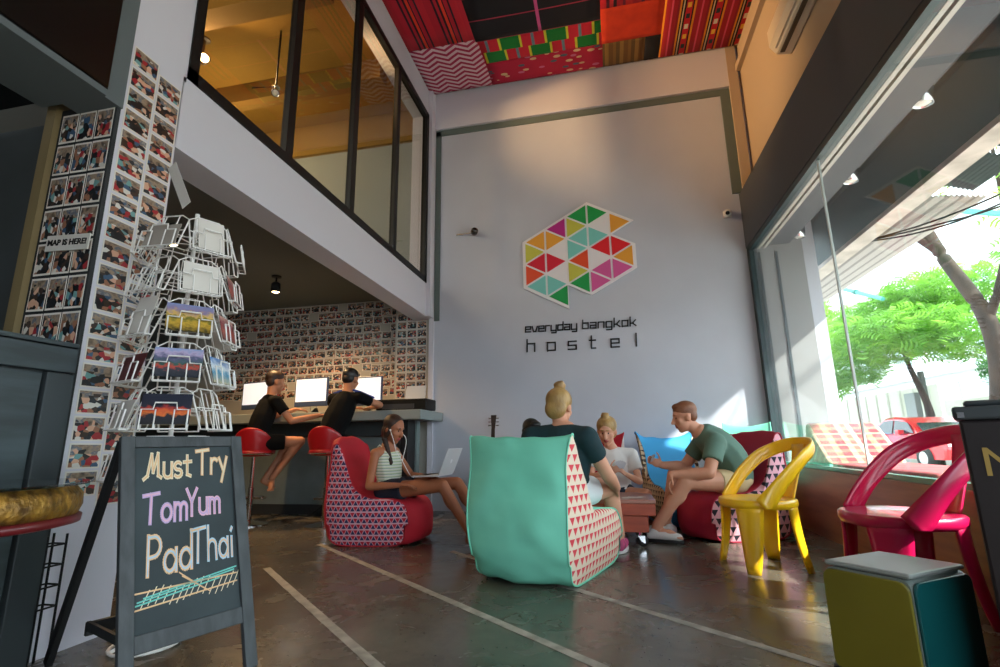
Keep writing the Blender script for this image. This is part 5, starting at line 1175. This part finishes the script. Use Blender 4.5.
# ================================================================== street outside
asph = P('asphalt', '#8b8882', .85, col2='#96938c', scale=5)
sbox('trim_22', (2.85, -4, -.12), (30, 60, -.05), asph)
sbox('trim_23', (2.85, -4, -.06), (5.2, 60, .0), P('pavement_slabs', '#cdc7bb', .8, col2='#bfb9ad', scale=3))
whw = P('garden_wall_paint', '#d6d2c8', .8, col2='#c6c2b8', scale=.6)
def free(name, label, cat, group=None): return thing(name, label, cat, (0, 0, 0), 0, group)
o = MB(); o.box((13.6, 6, -.05), (13.9, 24.2, 2.25))
tag(o.build('garden_wall', whw, org=(13.7, 15, 0)), 'white garden wall across the street at the right of the window', 'wall')
r = thing('gate_wall', 'tall white panelled gate wall behind the red car', 'wall', (13.7, 30, 0))
o = MB(); o.box((13.6, 24.4, -.05), (13.9, 60, 3.0)); o.build('wall_panel', whw, r, r.location)
for i in range(14):
    o = MB(); y = 25+i*1.1; o.box((13.52, y, .0), (13.62, y+.1, 3.0)); o.build('rib', P('wall_rib', '#c3bfb6', .8), r, r.location)
# building beyond
r = thing('apartment_building', 'pale washed-out building behind the trees', 'building', (26, 40, 0))
bw = P('pale_facade', '#eceded', .8)
o = MB(); o.box((22, 26, 0), (34, 70, 16)); o.build('walls', bw, r, r.location)
for fz in range(4):
    for i in range(8):
        o = MB(); o.box((21.9, 28+i*4.6, 2.4+fz*3.4), (22.02, 30.2+i*4.6, 4.2+fz*3.4)); o.build('window', P('facade_window', '#b9c6ca', .3), r, r.location)
    o = MB(); o.box((21.5, 27, 1.4+fz*3.4), (22, 66, 1.6+fz*3.4)); o.build('ledge', bw, r, r.location)
# trees
barkm = P('bark', '#3a2b21', .9, col2='#241b15', scale=6, stretch=(1, 1, .3), bump=.6, bscale=12)
def leafmat(name, a, b):
    m = P(name, a, .55, col2=b, scale=1.4, detail=5); bs = m.node_tree.nodes['Principled BSDF']; nt = m.node_tree
    tl = nt.nodes.new('ShaderNodeBsdfTranslucent'); mx = nt.nodes.new('ShaderNodeMixShader'); mx.inputs[0].default_value = .45
    src = bs.inputs['Base Color'].links[0].from_socket; nt.links.new(src, tl.inputs['Color'])
    out = nt.nodes['Material Output']; nt.links.new(bs.outputs[0], mx.inputs[1]); nt.links.new(tl.outputs[0], mx.inputs[2]); nt.links.new(mx.outputs[0], out.inputs[0]); return m
lf = [leafmat('bright_leaves', '#8fc24e', '#5f9a38'), leafmat('yellow_green_leaves', '#a9cf5c', '#76ab42'), leafmat('deep_green_leaves', '#4d8a3c', '#2f6a30')]
def crown(blobs, n, size, m, seed, parent, name='foliage', flat=.55, frond=True):
    R = random.Random(seed); o = MB()
    tot = sum(b[1][0]*b[1][1]*b[1][2] for b in blobs)
    for c, rad in blobs:
        for _ in range(int(n*rad[0]*rad[1]*rad[2]/tot)):
            while True:
                p = V((R.uniform(-1, 1), R.uniform(-1, 1), R.uniform(-1, 1)))
                if .3 < p.length < 1: break
            q = V((c[0]+p.x*rad[0], c[1]+p.y*rad[1], c[2]+p.z*rad[2])); s = size*R.uniform(.6, 1.3)
            a = V((R.gauss(0, 1), R.gauss(0, 1), R.gauss(0, .35))).normalized(); b = a.cross(V((R.gauss(0, flat), R.gauss(0, flat), 1))).normalized()
            if frond:   # feathery spray: two rows of small leaflets on a curved rib
                for t_ in range(5):
                    ct = q+a*s*(t_-2)*.5+V((0, 0, -.06*s*(t_-2)**2))
                    for sd in (-1, 1):
                        e = ct+b*sd*s*.62+a*s*.18; wv = a*s*.17
                        o.add([ct-wv*.4, e-wv*.5, e+b*sd*s*.14, e+wv*.8, ct+wv], [(0, 1, 2, 3, 4)])
            else:
                o.add([q, q+a*s*.5+b*s*.3, q+a*s, q+a*s*.5-b*s*.3], [(0, 1, 2, 3)])
    return o.build(name, m, parent)
def tree(label, trunk, blobs, n, size, m, seed, r0=.16, group='trees along the street', branches=()):
    r = thing('street_tree', label, 'tree', (0, 0, 0), 0, group)
    o = MB(); pts = crom(trunk, 6); o.tube(pts, r0, 12, r2=r0*.55); o.build('trunk', barkm, r, smooth=True)
    for br in branches:
        o = MB(); o.tube(crom(br, 5), r0*.5, 9, r2=r0*.15); o.build('branch', barkm, r, smooth=True)
    crown(blobs, n, size, m, seed, r)
    return r
# big leaning tree near the glass, right side
tree('big tree with thick bare brown trunk leaning left and forking, nearest beyond the glass',
     [(7, 11.1, -.05), (7, 11.05, .76), (7, 10.7, 2.1), (7, 10.75, 3.0), (7.0, 11.15, 3.8), (7.0, 11.6, 4.6), (7, 11.95, 5.6), (7, 12.1, 7.4)],
     [((6.6, 11.4, 7.4), (2.4, 3.0, .9)), ((7.8, 9.4, 5.0), (1.0, 1.3, 1.1)), ((6.8, 13.2, 6.9), (1.6, 1.8, .9)), ((8.0, 10.2, 3.9), (.8, 1.0, .6))], 1800, .13, lf[1], 3, .17,
     branches=([(7, 10.75, 2.9), (7.15, 10.45, 3.6), (7.3, 10.25, 4.6), (7.3, 10.1, 6.5)], [(7.0, 11.6, 4.6), (6.6, 12.2, 5.6), (6.4, 12.8, 6.6)]))
tree('bright feathery tree spreading low across the middle of the window view',
     [(9.6, 17.8, -.05), (9.7, 18.0, 1.6), (9.6, 18.4, 3.0)],
     [((8.6, 17.6, 3.9), (1.7, 3.0, .8)), ((9.6, 15.4, 3.5), (1.5, 1.8, .7)), ((9.8, 19.6, 4.8), (1.8, 3.0, .9)), ((8.8, 21.6, 3.4), (1.6, 2.2, .8)), ((10.2, 17.4, 5.2), (1.6, 2.2, .6))], 5200, .16, lf[0], 5, .13,
     branches=([(9.6, 18.4, 3.0), (9.0, 17.4, 3.5), (8.6, 16.6, 3.9)], [(9.6, 18.4, 3.0), (9.9, 19.4, 3.9), (9.8, 20.4, 4.6)]))
tree('yellow-green tree at the left of the window view beside the facade column',
     [(8.2, 27, -.05), (8.3, 27, 2.5), (8.4, 27.2, 4.4)],
     [((8.5, 26.5, 4.6), (2.2, 3.6, 1.6)), ((9.0, 24.5, 3.2), (1.4, 2.0, .9)), ((9.2, 28, 6.8), (2.2, 3.2, 1.4))], 4000, .2, lf[1], 9, .15)
tree('dark green clipped tree above the white garden wall',
     [(14.6, 20.5, -.05), (14.6, 20.5, 2.0), (14.6, 20.5, 3.6)],
     [((14.6, 20.5, 3.4), (1.0, 2.6, 1.1)), ((14.6, 17.2, 3.6), (1.0, 1.9, 1.2))], 1800, .17, lf[2], 12, .12)
tree('tall pale tree behind the garden wall at the right edge',
     [(15.6, 15.2, -.05), (15.6, 15.4, 4), (15.5, 15.6, 6)],
     [((15.4, 15.2, 5.8), (1.8, 2.6, 1.6)), ((15.6, 19, 7.2), (1.8, 3.0, 1.4))], 1500, .2, lf[0], 15, .14)
# teal awning rods outside
for lb, a, b in (('long teal steel pipe crossing behind the awning edge at upper right', (5.9, 9.3, 4.6), (6.0, 6.2, 2.9)), ('short teal steel pipe below the far awning edge', (6.0, 14.2, 4.75), (6.0, 12.0, 3.78))):
    r = thing('steel_pipe', lb, 'pipe', a); o = MB(); o.tube([a, b], .045, 10); o.build('pipe_run', P('teal_pipe_paint', '#3f9a90', .45), r, a)
    o = MB(); m_ = V(a).lerp(V(b), .5); o.lathe([(.06, -.05), (.06, .05)], m_, 12, V(b)-V(a)); o.build('pipe_clamp', P('teal_clamp', '#2c766e', .5), r, a)
for i, (dz, dy) in enumerate(((0, 0), (.07, .15), (.13, -.1))):
    o = MB(); o.tube(crom([(3.05, 6.4, 3.12), (3.3, 5.6+dy, 2.98-dz*.5), (3.7, 5.2+dy, 3.05-dz), (4.4, 5.0, 3.35-dz), (5.6, 5.6, 4.2)], 8), .009, 6)
    tag(o.build('overhead_cable', blackm, smooth=True), 'thin dark cables sagging below the awning near the upper right', 'cable', 'sagging cables outside')
# leaning pole with grey utility box
r = thing('utility_pole', 'dark slim pole with a grey meter box in front of the white wall', 'pole', (10.0, 18.6, 0))
o = MB(); o.tube([(10.0, 18.6, -.05), (10.02, 18.7, 2.9)], .09, 12); o.build('pole', P('dark_pole', '#4d5450', .7), r, r.location)
o = MB(); o.box((9.82, 18.9, 1.45), (10.0, 19.5, 2.25)); o.build('meter_box', P('meter_box_grey', '#8a9290', .5), r, r.location, bevel=.02)
# red car -----------------------------------------------------------
def car(label, loc, rz, paint):
    r = thing('car', label, 'car', loc, rz, 'cars parked on the street')
    L = [(-2.15, .30), (-2.2, .55), (-2.12, .80), (-1.75, .90), (-1.1, .95), (-.75, 1.22), (-.35, 1.42), (.55, 1.44), (1.0, 1.30), (1.45, 1.00), (1.95, .95), (2.15, .80), (2.18, .45), (2.1, .28)]
    def sec(y): 
        t_ = abs(y)/.85
        return [(x*(1-.03*t_**4), z if z < .97 else .97+(z-.97)*(1-.0*t_)) for x, z in L]
    o = MB(); ys = [-.86, -.84, -.80, 0, .80, .84, .86]; pts = []
    body = [(x, min(z, .96)) for x, z in L]
    for y in ys:
        sh = 1 if abs(y) < .82 else (.985 if abs(y) < .85 else .95)
        for x, z in body: pts.append((x*sh, y, .30+(z-.30)*sh))
    o.grid(pts, len(ys), len(L)); nL = len(L)
    o.add([pts[i] for i in range(nL)], [tuple(range(nL))]); o.add([pts[-nL+i] for i in range(nL)], [tuple(range(nL))])
    o.add([pts[0], pts[-nL], pts[-1], pts[nL-1]], [(0, 1, 2, 3)]); o.build('body', paint, r, smooth=False, bevel=.0)
    roof = [(-1.1, .94), (-.72, 1.24), (-.35, 1.42), (.1, 1.46), (.55, 1.43), (1.0, 1.26), (1.5, .94)]
    o = MB(); pts = []
    for y, k_ in ((-.80, 0), (-.62, 1), (.62, 1), (.80, 0)):
        for x, z in roof: pts.append((x*(.98 if k_ else 1), y*(1 if k_ or z < 1 else .86), z-(.0 if k_ else .05*(z > 1))))
    o.grid(pts, 4, len(roof)); nn = len(roof); o.add([pts[i] for i in range(nn)], [tuple(range(nn))]); o.add([pts[-nn+i] for i in range(nn)], [tuple(range(nn))])
    o.build('cabin', paint, r)
    gl_ = P('car_glass', '#2c3436', .08)
    for s in (-1, 1):
        o = MB(); o.prism([(-.95, s*.80, .98), (-.62, s*.72, 1.28), (-.02, s*.70, 1.36), (-.02, s*.80, .98)], (0, s*.012, 0)); o.build('side_window', gl_, r)
        o = MB(); o.prism([(.05, s*.80, .98), (.05, s*.70, 1.36), (.52, s*.71, 1.34), (1.15, s*.80, .98)], (0, s*.012, 0)); o.build('side_window', gl_, r)
        o = MB(); o.box((-.55, s*.86-.06, .95), (-.38, s*.86+.10, 1.08)); o.build('mirror', paint, r, bevel=.02)
        for x in (-1.35, 1.35):
            o = MB(); o.lathe([(.12, -.11), (.31, -.10), (.33, 0), (.31, .10), (.2, .11)], (x, s*.80, .32), 24, (0, 1, 0)); wh = o.build('wheel', P('tyre', '#1c1c1c', .7), r, smooth=True)
            o = MB(); o.lathe([(.19, -.115), (.18, .115)], (x, s*.80, .32), 16, (0, 1, 0)); o.build('hubcap', chrome, wh)
    for x, s in ((-1, 1), (1, 1)):
        pass
    o = MB(); o.prism([(-1.14, -.66, .97), (-1.14, .66, .97), (-.76, .58, 1.25), (-.76, -.58, 1.25)], (-.015, 0, .015)); o.build('windscreen', gl_, r)
    o = MB(); o.prism([(1.53, -.66, .97), (1.53, .66, .97), (1.04, .58, 1.27), (1.04, -.58, 1.27)], (.015, 0, .015)); o.build('rear_window', gl_, r)
    for s in (-1, 1):
        o = MB(); o.box((-2.2, s*.62-.17, .62), (-2.02, s*.62+.17, .76)); o.build('headlight', P('headlight_glass', '#e8ecec', .1), r, bevel=.02)
        o = MB(); o.box((2.04, s*.62-.17, .66), (2.185, s*.62+.17, .84)); o.build('tail_light', P('tail_light_red', '#8a1418', .2), r, bevel=.02)
    o = MB(); o.box((-2.22, -.75, .32), (-2.1, .75, .5)); o.build('bumper', P('bumper_dark', '#2a2a2c', .5), r, bevel=.03)
    return r
redcar = P('red_car_paint', '#c4202c', .2, coat=.8)
car('red car parked across the street, seen through the shop window', (8.9, 17.0, -.05), math.pi/2+.05, redcar)
car('white car half hidden behind the red one, farther left', (8.6, 22.8, -.05), math.pi/2, P('white_car_paint', '#dfe2e4', .2, coat=.8))
